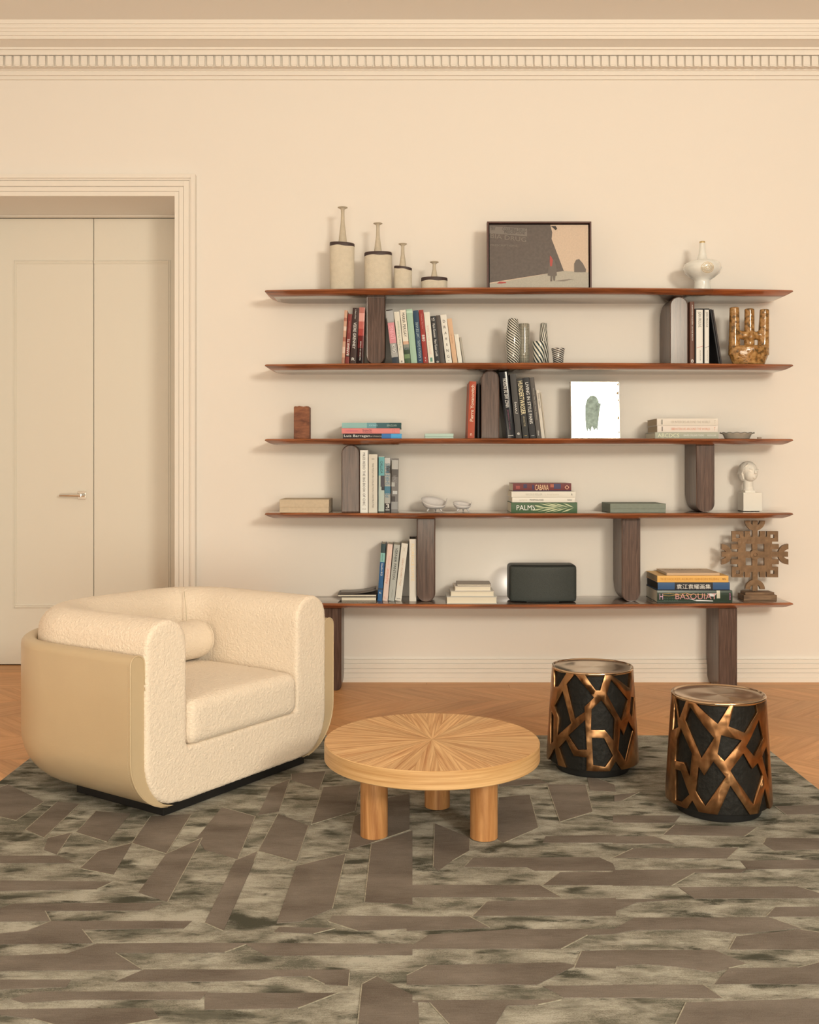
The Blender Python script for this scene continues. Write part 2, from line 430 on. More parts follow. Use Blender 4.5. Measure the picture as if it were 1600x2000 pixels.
MB().box(RUGX0-.006, RUGX1+.006, RUGY0-.006, RUGY1+.006, 0.0003, 0.006).build('binding', mat('rug_binding', C(186, 160, 124), .8), rug)
RP = {
 (0, 1480, 3.845): [
  [(430,330),(600,345),(330,600),(190,540)], [(720,400),(980,420),(800,630),(570,560)], [(360,600),(540,560),(430,725),(330,690)],
  [(1130,440),(1440,420),(1250,720),(990,640)], [(740,700),(990,640),(850,880),(600,830)], [(1250,720),(1520,600),(1260,1080),(1040,1010)],
  [(0,920),(850,930),(730,985),(0,1000)], [(0,735),(440,735),(560,790),(0,790)], [(0,1130),(100,1095),(1220,1090),(1110,1145),(340,1150),(380,1225),(0,1230)],
  [(380,1225),(1440,1225),(1380,1280),(620,1290),(700,1390),(0,1400),(0,1320),(200,1300)], [(730,1395),(1560,1390),(1560,1465),(870,1465),(1070,1590),(0,1600),(0,1490),(500,1470)],
  [(1080,1590),(1560,1590),(1560,1680),(870,1680)], [(0,1665),(530,1665),(500,1720),(0,1740)], [(80,1810),(260,1755),(1560,1755),(1500,1815),(560,1815),(180,1840)],
  [(0,1890),(600,1880),(1140,1880),(1200,1960),(600,2060),(250,1960),(0,1930)], [(-100,250),(60,200),(330,330),(120,470),(-100,420)]],
 (400, 1480, 3.845): [
  [(130,370),(380,440),(250,760),(0,690),(-60,600)], [(500,215),(640,160),(560,400),(400,430)], [(550,420),(780,510),(690,780),(400,700)],
  [(230,770),(400,700),(370,780),(140,1300),(0,1240)], [(650,120),(910,100),(860,240),(820,220),(650,165)], [(890,220),(1170,200),(1130,400),(800,500)],
  [(690,810),(1060,720),(960,1130),(720,1230),(540,1240)], [(1125,440),(1380,300),(1538,270),(1538,540),(1250,640),(1075,690)], [(1250,650),(1560,545),(1560,1100),(1200,1080)],
  [(960,1185),(1560,1190),(1560,1280),(1150,1300),(930,1230)], [(560,1270),(980,1280),(820,1320),(520,1305)], [(0,1390),(1560,1395),(1560,1480),(460,1485),(310,1400),(150,1460),(0,1460)],
  [(0,1590),(1090,1590),(1080,1710),(900,1700),(780,1640),(540,1640),(400,1670),(0,1680)], [(0,1765),(1000,1765),(700,1880),(0,1890)], [(1180,1700),(1290,1640),(1560,1780),(1560,2080),(1140,2080)]],
 (800, 1440, 3.5725): [
  [(175,600),(420,700),(420,790),(300,860),(200,930),(165,900)], [(620,420),(840,400),(900,630),(660,735),(600,700)], [(960,330),(1230,330),(1280,520),(1050,590)],
  [(620,300),(900,290),(960,320),(620,345)], [(950,690),(1440,680),(1440,735),(930,735)], [(440,840),(1320,835),(1420,880),(1440,930),(880,930),(820,905),(380,905)],
  [(1050,940),(1440,940),(1440,1030),(930,1030)], [(-20,1030),(910,1030),(1060,1115),(-20,1115)], [(540,1145),(1440,1120),(1440,1245),(440,1245)],
  [(-20,1250),(420,1250),(560,1325),(300,1340),(-20,1350)], [(140,1375),(700,1340),(1440,1335),(1440,1370),(1240,1380),(1060,1475),(-20,1475)],
  [(120,1590),(1050,1570),(1170,1590),(1100,1620),(890,1725),(-20,1725),(-20,1660)], [(1200,1490),(1440,1485),(1440,1610),(1150,1605)], [(930,1735),(1440,1730),(1440,1815),(1080,1815)],
  [(-20,1835),(1060,1830),(900,1865),(680,1870),(560,2060),(330,2060),(140,1850)], [(-20,1850),(60,1850),(70,2060),(-20,2060)], [(1235,260),(1429,330),(1440,380),(1260,370)]],
 (1200, 1440, 3.5725): [
  [(420,610),(1000,625),(910,690),(340,680)], [(-10,545),(460,545),(420,595),(-10,595)], [(-10,690),(280,690),(420,740),(-10,740)], [(130,775),(870,770),(790,845),(-10,840)],
  [(1040,740),(1060,700),(1500,705),(1500,780),(1120,790)], [(880,860),(1500,855),(1500,915),(930,920)], [(-10,925),(930,920),(880,945),(560,945),(400,1035),(-10,1035)],
  [(450,1045),(1280,1040),(1429,1085),(1500,1120),(560,1125)], [(-10,1130),(460,1130),(160,1150),(-10,1220)], [(1120,1185),(1500,1180),(1500,1250),(1060,1250)],
  [(140,1260),(1080,1255),(1300,1330),(900,1370),(600,1340),(140,1345),(0,1370),(0,1335)], [(850,1390),(1300,1340),(1500,1370),(1500,1480),(800,1480)],
  [(-10,1485),(700,1485),(930,1580),(800,1610),(700,1640),(440,1600),(200,1580),(-10,1600)], [(800,1610),(1280,1605),(1500,1550),(1500,1720),(700,1720)],
  [(-10,1725),(620,1725),(760,1820),(-10,1815)], [(500,1850),(1500,1820),(1500,2060),(400,2060)], [(1120,480),(1500,470),(1500,530),(1200,540)], [(0,400),(180,380),(60,440),(0,450)]],
}
n = 0; thread = MB()
for (ox, oy, s), polys in RP.items():
    for P in polys:
        q = []
        for a, b in P:
            px, py = ox+a/s, oy+b/s; D = (H-.0135)*F/(py-906); q.append((max(RUGX0+.01, min(RUGX1-.01, X(px, D))), D))
        ar = sum(q[i][0]*q[(i+1) % len(q)][1]-q[(i+1) % len(q)][0]*q[i][1] for i in range(len(q)))
        if ar < 0: q = q[::-1]
        MB().prism(q, 0.011, 0.0134+0.00003*(n % 12)).build('woven_band', rm2, rug); n += 1
        for i in range(len(q)):
            a_, b_ = Vector(q[i]), Vector(q[(i+1) % len(q)]); d_ = b_-a_
            pa, pb = ox+P[i if ar >= 0 else len(P)-1-i][0]/s, ox+P[(i+1) % len(P) if ar >= 0 else (len(P)-2-i) % len(P)][0]/s
            if abs(pa-pb) < 30 and min(abs(pa-k_*400) for k_ in range(5)) < 20: continue
            if abs(d_.y) > .3*abs(d_.x) and d_.length > .05 and (i+n) % 3:
                nn = Vector((d_.y, -d_.x)).normalized()*.0013
                thread.prism([tuple(a_-nn), tuple(a_+nn), tuple(b_+nn), tuple(b_-nn)], .0125, .0141)
th_ = thread.build('seam_thread', mat('rug_thread', C(158, 142, 114), .9, var=.3, vscale=90), rug); th_['kind'] = 'stuff'
# bands of the part of the rug nearer than the photograph reaches
for r in range(5):
    y = 1.55+r*0.15; x = RUGX0+.1+random.random()*.4
    while x < RUGX1-.5:
        ln = random.uniform(.5, .9)
        MB().prism([(x, y), (min(x+ln, RUGX1-.1), y), (min(x+ln+.1, RUGX1-.02), y+.07), (x+.08, y+.07)], .011, .0134).build('woven_band', rm2, rug)
        x += ln+random.uniform(.15, .4)
# ================================================================ ARMCHAIR
RT = 0.0140   # level on which things on the rug stand
boucle = bpy.data.materials.new('boucle'); boucle.use_nodes = True
nt = boucle.node_tree; N = nt.nodes; L = nt.links; p = N['Principled BSDF']
p.inputs['Base Color'].default_value = C(239, 208, 171); p.inputs['Roughness'].default_value = 0.95; p.inputs['Sheen Weight'].default_value = 0.15
p.inputs['Specular IOR Level'].default_value = 0.1
tc = N.new('ShaderNodeTexCoord'); vo = N.new('ShaderNodeTexVoronoi'); vo.inputs['Scale'].default_value = 150; vo.feature = 'SMOOTH_F1'
no = N.new('ShaderNodeTexNoise'); no.inputs['Scale'].default_value = 110; no.inputs['Detail'].default_value = 4
mxn = N.new('ShaderNodeVectorMath'); mxn.operation = 'MULTIPLY_ADD'; mxn.inputs[1].default_value = (.02, .02, .02)
L.new(tc.outputs['Object'], no.inputs['Vector']); L.new(no.outputs['Color'], mxn.inputs[0]); L.new(tc.outputs['Object'], mxn.inputs[2]); L.new(mxn.outputs[0], vo.inputs['Vector'])
sb = N.new('ShaderNodeMath'); sb.operation = 'SUBTRACT'; L.new(no.outputs['Fac'], sb.inputs[0]); L.new(vo.outputs['Distance'], sb.inputs[1])
bp = N.new('ShaderNodeBump'); bp.inputs['Strength'].default_value = .6; bp.inputs['Distance'].default_value = 0.004
L.new(sb.outputs[0], bp.inputs['Height']); L.new(bp.outputs[0], p.inputs['Normal'])
leather = mat('cream_leather', C(200, 166, 121), 0.33, coat=.15, bump=0.12, bscale=420, var=0.03, vscale=3)
W2, CL, CR = 0.56, 0.88, 0.40
def upath(s0):
    pts = [((-W2, s0), (-1, 0))]
    for k in range(1, 6): pts.append(((-W2, s0+(CL-CR-s0)*k/6), (-1, 0)))
    for k in range(17):
        a = pi-(pi/2)*k/16; pts.append(((-W2+CR+CR*cos(a), CL-CR+CR*sin(a)), (cos(a), sin(a))))
    for k in range(1, 4): pts.append(((-W2+CR+(2*W2-2*CR)*k/4, CL), (0, 1)))
    for k in range(17):
        a = pi/2-(pi/2)*k/16; pts.append(((W2-CR+CR*cos(a), CL-CR+CR*sin(a)), (cos(a), sin(a))))
    for k in range(5, 0, -1): pts.append(((W2, s0+(CL-CR-s0)*k/6), (1, 0)))
    pts.append(((W2, s0), (1, 0)))
    return pts
def sweep(mb, path, prof):
    b = len(mb.v); k = len(prof)
    for (x, y), (nx, ny) in path:
        for o, z in prof: mb.v.append((x+nx*o, y+ny*o, z))
    for i in range(len(path)-1):
        for q in range(k):
            q2 = (q+1) % k; mb.f.append((b+i*k+q, b+(i+1)*k+q, b+(i+1)*k+q2, b+i*k+q2))
    mb.f.append(tuple(b+q for q in range(k))); e = b+(len(path)-1)*k
    mb.f.append(tuple(e+q for q in range(k-1, -1, -1)))
    return mb
chair = empty('armchair', (-0.6425, 3.968, RT), (0, 0, radians(56)))
tag(chair, 'cream boucle tub armchair with smooth leather sides and a bolster, on the rug', 'armchair')
# boucle body
pr = [(-.20+.138*cos(a), .215+.172*sin(a)) for a in [(-pi/2)+(pi/2)*i/8 for i in range(9)]]
pr += [(-.062, .35), (-.062, .50), (-.062, .60)]
pr += [(-.1585+.0965*cos(a), .61+.096*sin(a)) for a in [pi*i/12 for i in range(1, 12)]]
pr += [(-.255, .60), (-.255, .45), (-.255, .25), (-.255, .043)]
body = MB(); sweep(body, upath(-0.010), pr)
path = upath(-0.010); inner = [(x-nx*.22, y-ny*.22) for (x, y), (nx, ny) in path]
body.prism(inner[::-1], .040, .235)
curl = bpy.data.textures.new('curl', 'CLOUDS'); curl.noise_scale = .0058; curl.noise_depth = 1; curl.noise_type = 'SOFT_NOISE'
def fuzzy(o):
    d_ = o.modifiers.new('curl', 'DISPLACE'); d_.texture = curl; d_.texture_coords = 'LOCAL'; d_.strength = .0048; d_.mid_level = .5
bme = remesh(body, 0.0052, 26, 0.5)
fuzzy(link('body', bme, boucle, chair, True))
# leather shell, tapering below
lp = [(-.20+.200*cos(a), .235+.200*sin(a)) for a in [(-pi/2)+(pi/2)*i/10 for i in range(11)]]
lp += [(0, .40), (0, .565)]
lp += [(-.031+.031*cos(a), .565+.030*sin(a)) for a in [pi*i/8 for i in range(1, 8)]]
lp += [(-.062, .565), (-.068, .40)]
lp += [(-.20+.131*cos(a), .215+.176*sin(a)) for a in [-(pi/2)*i/8 for i in range(0, 8)]]
sh = MB(); sweep(sh, upath(0.002), lp)
so = sh.build('leather_shell', leather, chair); bmx = bmesh.new(); bmx.from_mesh(so.data); bmesh.ops.recalc_face_normals(bmx, faces=bmx.faces); bmx.to_mesh(so.data); bmx.free(); autosmooth(so, 50)
for sgn in (-1, 1):
    pts = [(sgn*(W2+o-0.001), 0.001, z) for o, z in lp[1:22]]
    MB().tube(pts, .0028, 8).build('piping', leather, so, smooth=True)
    pts = [(sgn*(W2+o+.0004), 0.014, z) for o, z in lp[2:14]]
    st = MB()
    dense = []
    for i in range(len(pts)-1):
        a, b = Vector(pts[i]), Vector(pts[i+1]); m_ = max(1, int((b-a).length/.007))
        for q in range(m_): dense.append(a+(b-a)*q/m_)
    for i in range(0, len(dense)-1, 1):
        a, b = dense[i], dense[i+1]; st.tube([a+(b-a)*.15, a+(b-a)*.75], .0007, 4)
    st.build('stitching', mat('thread', C(190, 160, 120), .8), so)['kind'] = 'stuff'
# seat cushion
def crown(p_):
    fx = max(0, 1-(p_.x/.30)**2); fy = max(0, 1-((p_.y-.32)/.32)**2)
    if p_.z > .08: p_.z += .022*(fx**.6)*(fy**.6)
    return p_
cme = remesh(rbox(.602, .645, .165, .038, (22, 22, 12), crown), .0052, 6, .5)
co = link('seat_cushion', cme, boucle, chair, True); co.location = (0, -.024, .232); fuzzy(co)
# bolster
bol = MB(); bl = .298; br = .083
pf = [(0.0, -bl), (br*.55, -bl+.002), (br*.82, -bl+.012), (br*.96, -bl+.032), (br, -bl+.06), (br, 0), (br, bl-.06), (br*.96, bl-.032), (br*.82, bl-.012), (br*.55, bl-.002), (0.0, bl)]
bol.lathe(pf, 36, caps=False)
bo = link('bolster', remesh(bol, .0052, 4, .5), boucle, chair, True); fuzzy(bo); bo.rotation_euler = (0, radians(90), 0); bo.location = (0, .515, .413+br)
MB().tube([(bl-.012, .515+br*.84*cos(a), .413+br+br*.84*sin(a)) for a in [2*pi*i/32 for i in range(33)]], .0022, 6).build('bolster_piping', boucle, chair, smooth=True)
MB().tube([(.222, .545, .42), (.224, .548, .58), (.226, .553, .63), (.24, .575, .67), (.26, .60, .695)], .0016, 6).build('seam', mat('seam', C(205, 178, 140), .9), chair)
MB().prism([(-.39, .022), (.39, .022), (.39, .50), (.28, .64), (-.28, .64), (-.39, .50)], 0, .046).build('plinth', mat('black_base', C(22, 20, 18), .5), chair, bevel=.002)

# ================================================================ COFFEE TABLE
TX, TY, TR, TH, TT = 0.078, 3.57, 0.374, 0.312-RT, 0.061
tbl = empty('coffee_table', (TX, TY, RT)); tag(tbl, 'round low oak coffee table with sunburst veneer top on three thick legs', 'table')
oak_t = wood('oak_veneer', C(188, 120, 62), C(242, 188, 122), (2.4, 110, 20), rough=.42, rnd=.09, bump=.05, contrast=(.34, .66))
oak_r = wood('oak_rim', C(190, 134, 76), C(216, 164, 104), (1.2, 1, 120), rough=.45, cyl=True, bump=.05)
oak_l = wood('oak_leg', C(158, 96, 46), C(206, 142, 82), (30, 30, 2.6), rough=.42, bump=.08)
NW = 26
wd = MB(); a1 = pi/NW-.0006; r_ = TR-.003
arc = [(0.0006, 0)]+[(r_*cos(-a1+2*a1*i/4), r_*sin(-a1+2*a1*i/4)) for i in range(5)]
wd.prism(arc, TH-.003, TH); wme = wd.mesh(); wme.materials.append(oak_t)
for i in range(NW):
    o = bpy.data.objects.new('veneer_wedge', wme); COL.objects.link(o); o.parent = tbl; o.rotation_euler = (0, 0, 2*pi*i/NW+.05)
rim = MB(); rim.lathe([(0.02, TH-TT), (TR-.003, TH-TT), (TR, TH-TT+.003), (TR, TH-.002), (TR-.002, TH), (TR-.0028, TH), (TR-.0028, TH-.003), (0.02, TH-.003)], 96)
autosmooth(rim.build('tabletop', oak_r, tbl), 40)
lm = MB().lathe([(0, 0), (.0455, 0), (.0465, .001), (.0465, TH-TT), (0, TH-TT)], 40, caps=False)
lme = None
for (lx, ly) in ((-.198, -.10), (.173, -.118), (.024, .195)):
    if lme is None:
        o = autosmooth(lm.build('leg', oak_l, tbl), 40); lme = o.data
    else:
        o = bpy.data.objects.new('leg', lme); COL.objects.link(o); o.parent = tbl
    o.location = (lx, ly, 0)

# ================================================================ BRONZE STOOLS
def bronze_mat(name, polished):
    m = bpy.data.materials.new(name); m.use_nodes = True; nt = m.node_tree; N = nt.nodes; L = nt.links
    p = N['Principled BSDF']; p.inputs['Metallic'].default_value = 1.0; p.inputs['Roughness'].default_value = .12 if polished else .3
    tc = N.new('ShaderNodeTexCoord'); n = N.new('ShaderNodeTexNoise'); n.inputs['Scale'].default_value = 5 if polished else 9; n.inputs['Detail'].default_value = 4
    n.inputs['Distortion'].default_value = 1.2
    L.new(tc.outputs['Object'], n.inputs['Vector'])
    cr = N.new('ShaderNodeValToRGB'); e = cr.color_ramp.elements
    if polished: e[0].color = (.58, .42, .28, 1); e[1].color = (.68, .52, .36, 1)
    else: e[0].color = (.20, .10, .045, 1); e[1].color = (.45, .255, .125, 1)
    e[0].position = .35; e[1].position = .65
    L.new(n.outputs['Fac'], cr.inputs[0]); L.new(cr.outputs[0], p.inputs['Base Color'])
    n2 = N.new('ShaderNodeTexNoise'); n2.inputs['Scale'].default_value = 3.2 if polished else 22; n2.inputs['Detail'].default_value = 1; L.new(tc.outputs['Object'], n2.inputs['Vector'])
    b = N.new('ShaderNodeBump'); b.inputs['Strength'].default_value = .22 if polished else .3; b.inputs['Distance'].default_value = .006 if polished else .01
    L.new(n2.outputs['Fac'], b.inputs['Height']); L.new(b.outputs[0], p.inputs['Normal'])
    return m
brz = bronze_mat('bronze_patina', False); brp = bronze_mat('bronze_polished', True)
blk = mat('blackened_bronze', C(26, 23, 18), .55, 0.0, bump=.9, bscale=45, var=.2, vscale=14, spec=.2)
LH = [[(150,180),(190,230),(375,315),(235,545),(170,548)], [(300,610),(430,1095),(215,1290),(240,1025),(175,845)],
 [(485,355),(772,712),(630,850),(632,930),(500,1020),(485,1045),(358,512)], [(620,345),(945,350),(868,605),(800,605)], [(1010,352),(1335,285),(1305,570)],
 [(1030,440),(1285,745),(1185,1065),(965,660)], [(885,750),(1085,1030),(1070,1360),(935,1200),(725,1200),(735,890)], [(640,1045),(665,1495),(530,1495),(385,1280)],
 [(740,1315),(925,1320),(1060,1585),(940,1755),(760,1725)], [(350,1345),(470,1590),(660,1610),(660,1900),(400,1900),(365,1790),(240,1465)],
 [(178,1470),(265,1850),(60,1780),(70,1650)], [(1100,1670),(1200,1810),(1200,1900),(960,1900)], [(1165,1170),(1220,1275),(1290,1065),(1370,1210),(1255,1680),(1140,1500)],
 [(1330,695),(1385,705),(1355,1030),(1310,940)], [(120,900),(165,985),(160,1370),(115,1410)]]
RH = [[(190,190),(350,255),(260,490),(235,485)], [(435,265),(600,250),(940,300),(935,325),(775,580)], [(1005,300),(1290,280),(1310,420),(1140,700),(920,610)],
 [(400,350),(725,770),(555,1040),(335,530)], [(820,730),(1100,800),(865,1080),(770,985)], [(275,635),(425,980),(395,1290),(320,1100),(165,1045),(190,740)],
 [(165,1150),(275,1210),(390,1530),(285,1630),(165,1560)], [(515,1155),(590,1275),(715,1085),(885,1295),(605,1690),(475,1480)],
 [(1120,975),(1240,1185),(1315,1105),(1385,1275),(1260,1670),(945,1210)], [(1330,520),(1390,770),(1265,1015),(1155,885)],
 [(945,1410),(1240,1850),(1220,2000),(740,2000),(750,1850)], [(430,1610),(550,1820),(540,2000),(300,1800)], [(1410,1440),(1480,1770),(1450,1850),(1300,1850)],
 [(160,200),(205,585),(150,660),(138,400)], [(1375,1015),(1430,880),(1452,1000),(1455,1350)]]
def pip(x, y, P):
    c = False; j = len(P)-1
    for i in range(len(P)):
        if (P[i][1] > y) != (P[j][1] > y) and x < (P[j][0]-P[i][0])*(y-P[i][1])/(P[j][1]-P[i][1])+P[i][0]: c = not c
        j = i
    return c
def stool(xc, yc, holes, ox, oy, s, label):
    zt, zb_ = .415, .038
    rad = lambda z: .1665+(.1885-.1665)*min(1, max(0, (.43-z)/.36))
    polys = []
    for P in holes:
        Q = []
        for a, b in P:
            px, py = ox+a/s, oy+b/s; D = yc-.15; th = 0; z = .2
            for _ in range(12):
                z = H-(py-906)*D/F; r = rad(z); sn = max(-.992, min(.992, ((px-800)*D/F-xc)/r)); th = math.asin(sn); D = yc-r*cos(th)
            Q.append((th, z-RT))
        polys.append(Q); polys.append([(t+pi, z) for t, z in Q])
    root = empty('bronze_stool', (xc, yc, RT)); tag(root, label, 'stool', 'bronze stools on the rug')
    R0 = .18
    verts = []; edges = []
    def addp(pt):
        verts.append(Vector(pt)); return len(verts)-1
    th0, th1 = -pi/2-.001, 3*pi/2-.001
    NA, NZ = 96, 10
    grid = {}
    for i in range(NA+1):
        for j in range(NZ+1): grid[i, j] = addp(((th0+(th1-th0)*i/NA)*R0, zb_+(zt-zb_)*j/NZ))
    for j in (0, NZ):
        for i in range(NA): edges.append((grid[i, j], grid[i+1, j]))
    for i in (0, NA):
        for j in range(NZ): edges.append((grid[i, j], grid[i, j+1]))
    for P in polys:
        ids = [addp((t*R0, z)) for t, z in P]
        for a in range(len(ids)): edges.append((ids[a], ids[(a+1) % len(ids)]))
    vo_, eo, fo, *_ = delaunay_2d_cdt(verts, edges, [], 0, 1e-5)
    keep = []
    for f in fo:
        cx = sum(vo_[i].x for i in f)/len(f)/R0; cz = sum(vo_[i].y for i in f)/len(f)
        if cz < zb_ or cz > zt or cx < th0 or cx > th1: continue
        if any(pip(cx, cz, P) for P in polys): continue
        keep.append(tuple(f))
    V = []
    for v in vo_:
        t = v.x/R0; z = v.y; r = rad(z+RT); V.append((r*sin(t), -r*cos(t), z))
    me = mesh_from(V, keep); bm = bmesh.new(); bm.from_mesh(me)
    bmesh.ops.delete(bm, geom=[v for v in bm.verts if not v.link_faces], context='VERTS')
    bmesh.ops.remove_doubles(bm, verts=bm.verts, dist=.0004)
    bmesh.ops.recalc_face_normals(bm, faces=bm.faces)
    f0 = max(bm.faces, key=lambda f: f.calc_center_median().x)
    if f0.normal.x < 0: bmesh.ops.reverse_faces(bm, faces=bm.faces)
    bm.to_mesh(me); bm.free()
    o = link('lattice', me, brz, root)
    sm = o.modifiers.new('solid', 'SOLIDIFY'); sm.thickness = .012; sm.offset = -1
    bv = o.modifiers.new('bev', 'BEVEL'); bv.width = .0018; bv.segments = 2; bv.limit_method = 'ANGLE'; bv.angle_limit = radians(50)
    MB().lathe([(rad(z+RT)-.0105, z) for z in [zb_-.002+(zt-zb_+.002)*i/10 for i in range(11)]], 64).build('core', blk, root, smooth=False)
    root.children[-1].data.shade_smooth()
    autosmooth(MB().lathe([(0, .0), (.148, .0), (.150, .004), (.150, .04), (.0, .04)], 64, caps=False).build('foot', mat('black_base', C(22, 20, 18), .5), root), 40)
    top = MB()
    prof = [(.0, zt-.008), (.160, zt-.008), (.166, zt-.004), (.1675, zt+.002), (.1655, zt+.0065), (.160, zt+.0068), (.1575, zt+.0035), (.1540, zt+.0025), (.11, zt+.0022), (.05, zt+.0015), (.0, zt+.001)]
    top.lathe(prof, 72, caps=False)
    to = top.build('seat', brp, root, smooth=True)
    for v in to.data.vertices:
        if v.co.z > zt: v.co.z += .0009*sin(3*atan2(v.co.y, v.co.x)+v.co.x*9)*(1 if v.co.xy.length > .15 else .6)
    return root
stool(.759, 4.25, LH, 1060, 1270, 7.69, 'bronze and black drum stool with openwork straps, farther one beside the coffee table')
stool(1.128, 3.74, RH, 1290, 1330, 6.896, 'bronze and black drum stool with diamond openwork, nearer one at the right')

# ================================================================ BOOKSHELF
mah = wood('mahogany', C(118, 62, 32), C(176, 98, 52), (3, 34, 60), rough=.28, coat=.35, bump=.04)
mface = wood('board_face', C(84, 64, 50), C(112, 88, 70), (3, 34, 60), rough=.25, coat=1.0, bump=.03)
mah2 = wood('mahogany_light', C(140, 68, 32), C(182, 98, 50), (3, 34, 60), rough=.28, coat=.35, bump=.04)
wal = wood('walnut', C(66, 42, 30), C(104, 74, 57), (90, 90, 5), rough=.40, coat=.3, bump=.35)
for m_ in (wal,): m_.node_tree.nodes['Principled BSDF'].inputs['Specular IOR Level'].default_value = .3
shelf = empty('bookshelf', (.66, 5.85, 0)); tag(shelf, 'long wall bookshelf of five mahogany boards on rounded walnut supports', 'bookshelf')
SXc = (X(517, 5.715)+X(1550, 5.715))/2; SHW = (X(1550, 5.715)-X(517, 5.715))/2
ST = [Z(560.5, 5.63), Z(708, 5.63), Z(856, 5.63), Z(1002.8, 5.63), Z(1181, 5.63)]
def shelf_outline(inset):
    pts = []
    xh = SHW-inset; yb = 5.996; rc = .07
    n = 24
    for i in range(n+1):           # front bow, left to right
        t = -1+2*i/n; pts.append((t*xh, 5.715-.085*(1-t*t)+inset))
    for k in range(5):
        a = (pi/2)*k/4; pts.append((xh-rc+rc*cos(a), yb-rc+rc*sin(a)))
    for k in range(5):
        a = pi/2+(pi/2)*k/4; pts.append((-xh+rc+rc*cos(a), yb-rc+rc*sin(a)))
    return pts
def shelf_mesh(x_cut=None, keep_left=True):
    lay = [(.013, 0.0), (.004, -.003), (0.0, -.010), (.012, -.018), (.028, -.0265), (.044, -.032), (.058, -.034)]
    V = []; Fc = []
    outs = [shelf_outline(i) for i, _ in lay]; n = len(outs[0])
    for (ins, z), o in zip(lay, outs):
        for x, y in o: V.append((x, y-5.85, z))
    for l in range(len(lay)-1):
        for i in range(n):
            j = (i+1) % n; Fc.append((l*n+i, (l+1)*n+i, (l+1)*n+j, l*n+j))
    Fc.append(tuple(range(n))); Fc.append(tuple((len(lay)-1)*n+i for i in range(n-1, -1, -1)))
    me = mesh_from(V, Fc); bm = bmesh.new(); bm.from_mesh(me); bmesh.ops.remove_doubles(bm, verts=bm.verts, dist=1e-5)
    if x_cut is not None:
        g = bmesh.ops.bisect_plane(bm, geom=bm.verts[:]+bm.edges[:]+bm.faces[:], plane_co=(x_cut, 0, 0), plane_no=(1, 0, 0), clear_outer=keep_left, clear_inner=not keep_left)
        bmesh.ops.holes_fill(bm, edges=[e for e in bm.edges if e.is_boundary])
    bmesh.ops.recalc_face_normals(bm, faces=bm.faces); bm.to_mesh(me); bm.free(); return me
sme = shelf_mesh()
for i, z in enumerate(ST):
    if i == 0:
        xj = X(1396, 5.65)-SXc
        a = link('shelf_board', shelf_mesh(xj-.0003, True), mah, shelf); b = link('shelf_board', shelf_mesh(xj+.0003, False), mah2, shelf)
        b['label'] = 'redder end piece of the top board'
        for o in (a, b): o.location = (SXc-.66, 0, z); autosmooth(o, 50)
    else:
        o = link('shelf_board', sme, mah, shelf); o.location = (SXc-.66, 0, z)
autosmooth(bpy.data.objects['shelf_board.002'], 50)
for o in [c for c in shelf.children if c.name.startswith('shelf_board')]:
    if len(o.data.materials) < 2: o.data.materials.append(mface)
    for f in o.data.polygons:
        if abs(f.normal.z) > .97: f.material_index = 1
SF = 5.745
def support(x0, x1, ztop, zbot, rt, rb, backr_top=0, backr_bot=0):
    """front-view outline with corner radii; extruded back with rounded rear top/bottom corner; proud frame and inset face"""
    w_ = x1-x0; dep = 5.985-SF
    def outline(ins, z1, z0):
        pts = []; xa, xb = -w_/2+ins, w_/2-ins; rT = max(.0015, rt-ins); rB = max(.0015, rb-ins)
        rT = min(rT, (xb-xa)/2); rB = min(rB, (xb-xa)/2)
        for cx, cz, r, a0 in ((xb-rT, z1-ins-rT, rT, 0), (xa+rT, z1-ins-rT, rT, pi/2), (xa+rB, z0+ins+rB, rB, pi), (xb-rB, z0+ins+rB, rB, 1.5*pi)):
            for k in range(7): pts.append((cx+r*cos(a0+pi/2*k/6), cz+r*sin(a0+pi/2*k/6)))
        return pts
    rings = [(0.006, .0055, 0, 0), (.0045, 0.0, 0, 0), (.0025, -.001, 0, 0), (0, .001, 0, 0)]
    V = []; Fc = []
    ys = [(0, .003), (0, .012), (0, .05), (0, dep-.075)]
    Rr = .065
    for k in range(1, 6): ys.append((Rr*(1-cos(pi/2*k/5)), dep-.07+Rr*sin(pi/2*k/5)))
    layers = []
    layers.append((outline(.0055, ztop, zbot), .0035)); layers.append((outline(.0045, ztop, zbot), -.0005)); layers.append((outline(.002, ztop, zbot), -.001))
    layers.append((outline(0, ztop, zbot), .001))
    for cut, y in ys:
        layers.append((outline(0, ztop-(cut if backr_top else 0), zbot+(cut if backr_bot else 0)), y))
    n = len(layers[0][0])
    for o, y in layers:
        for x, z in o: V.append((x, y, z))
    for l in range(len(layers)-1):
        for i in range(n):
            j = (i+1) % n; Fc.append((l*n+i, l*n+j, (l+1)*n+j, (l+1)*n+i))
    Fc.append(tuple(range(n-1, -1, -1))); Fc.append(tuple((len(layers)-1)*n+i for i in range(n)))
    me = mesh_from(V, Fc); bm = bmesh.new(); bm.from_mesh(me); bmesh.ops.recalc_face_normals(bm, faces=bm.faces); bm.to_mesh(me); bm.free()
    o = link('support', me, wal, shelf); autosmooth(o, 30); o.location = ((x0+x1)/2-.66, SF-5.85, 0)
    return o
T = .034
hw = .052
def sup(xl, xr, i, top_round, bot_round):
    z1 = ST[i]-T+.0005; z0 = ST[i+1] if i < 4 else 0.0
    xa, xb = X(xl, SF), X(xr, SF)
    support(xa, xb, z1, z0+.0003, .05 if top_round else .002, bot_round, top_round, bot_round > 0.01)
sup(716, 752, 0, 0, .05); sup(1309, 1344.5, 0, 1, .0)
sup(940, 975.5, 1, 1, .0)
sup(667, 703, 2, 1, .0); sup(1360, 1396, 2, 0, .05)
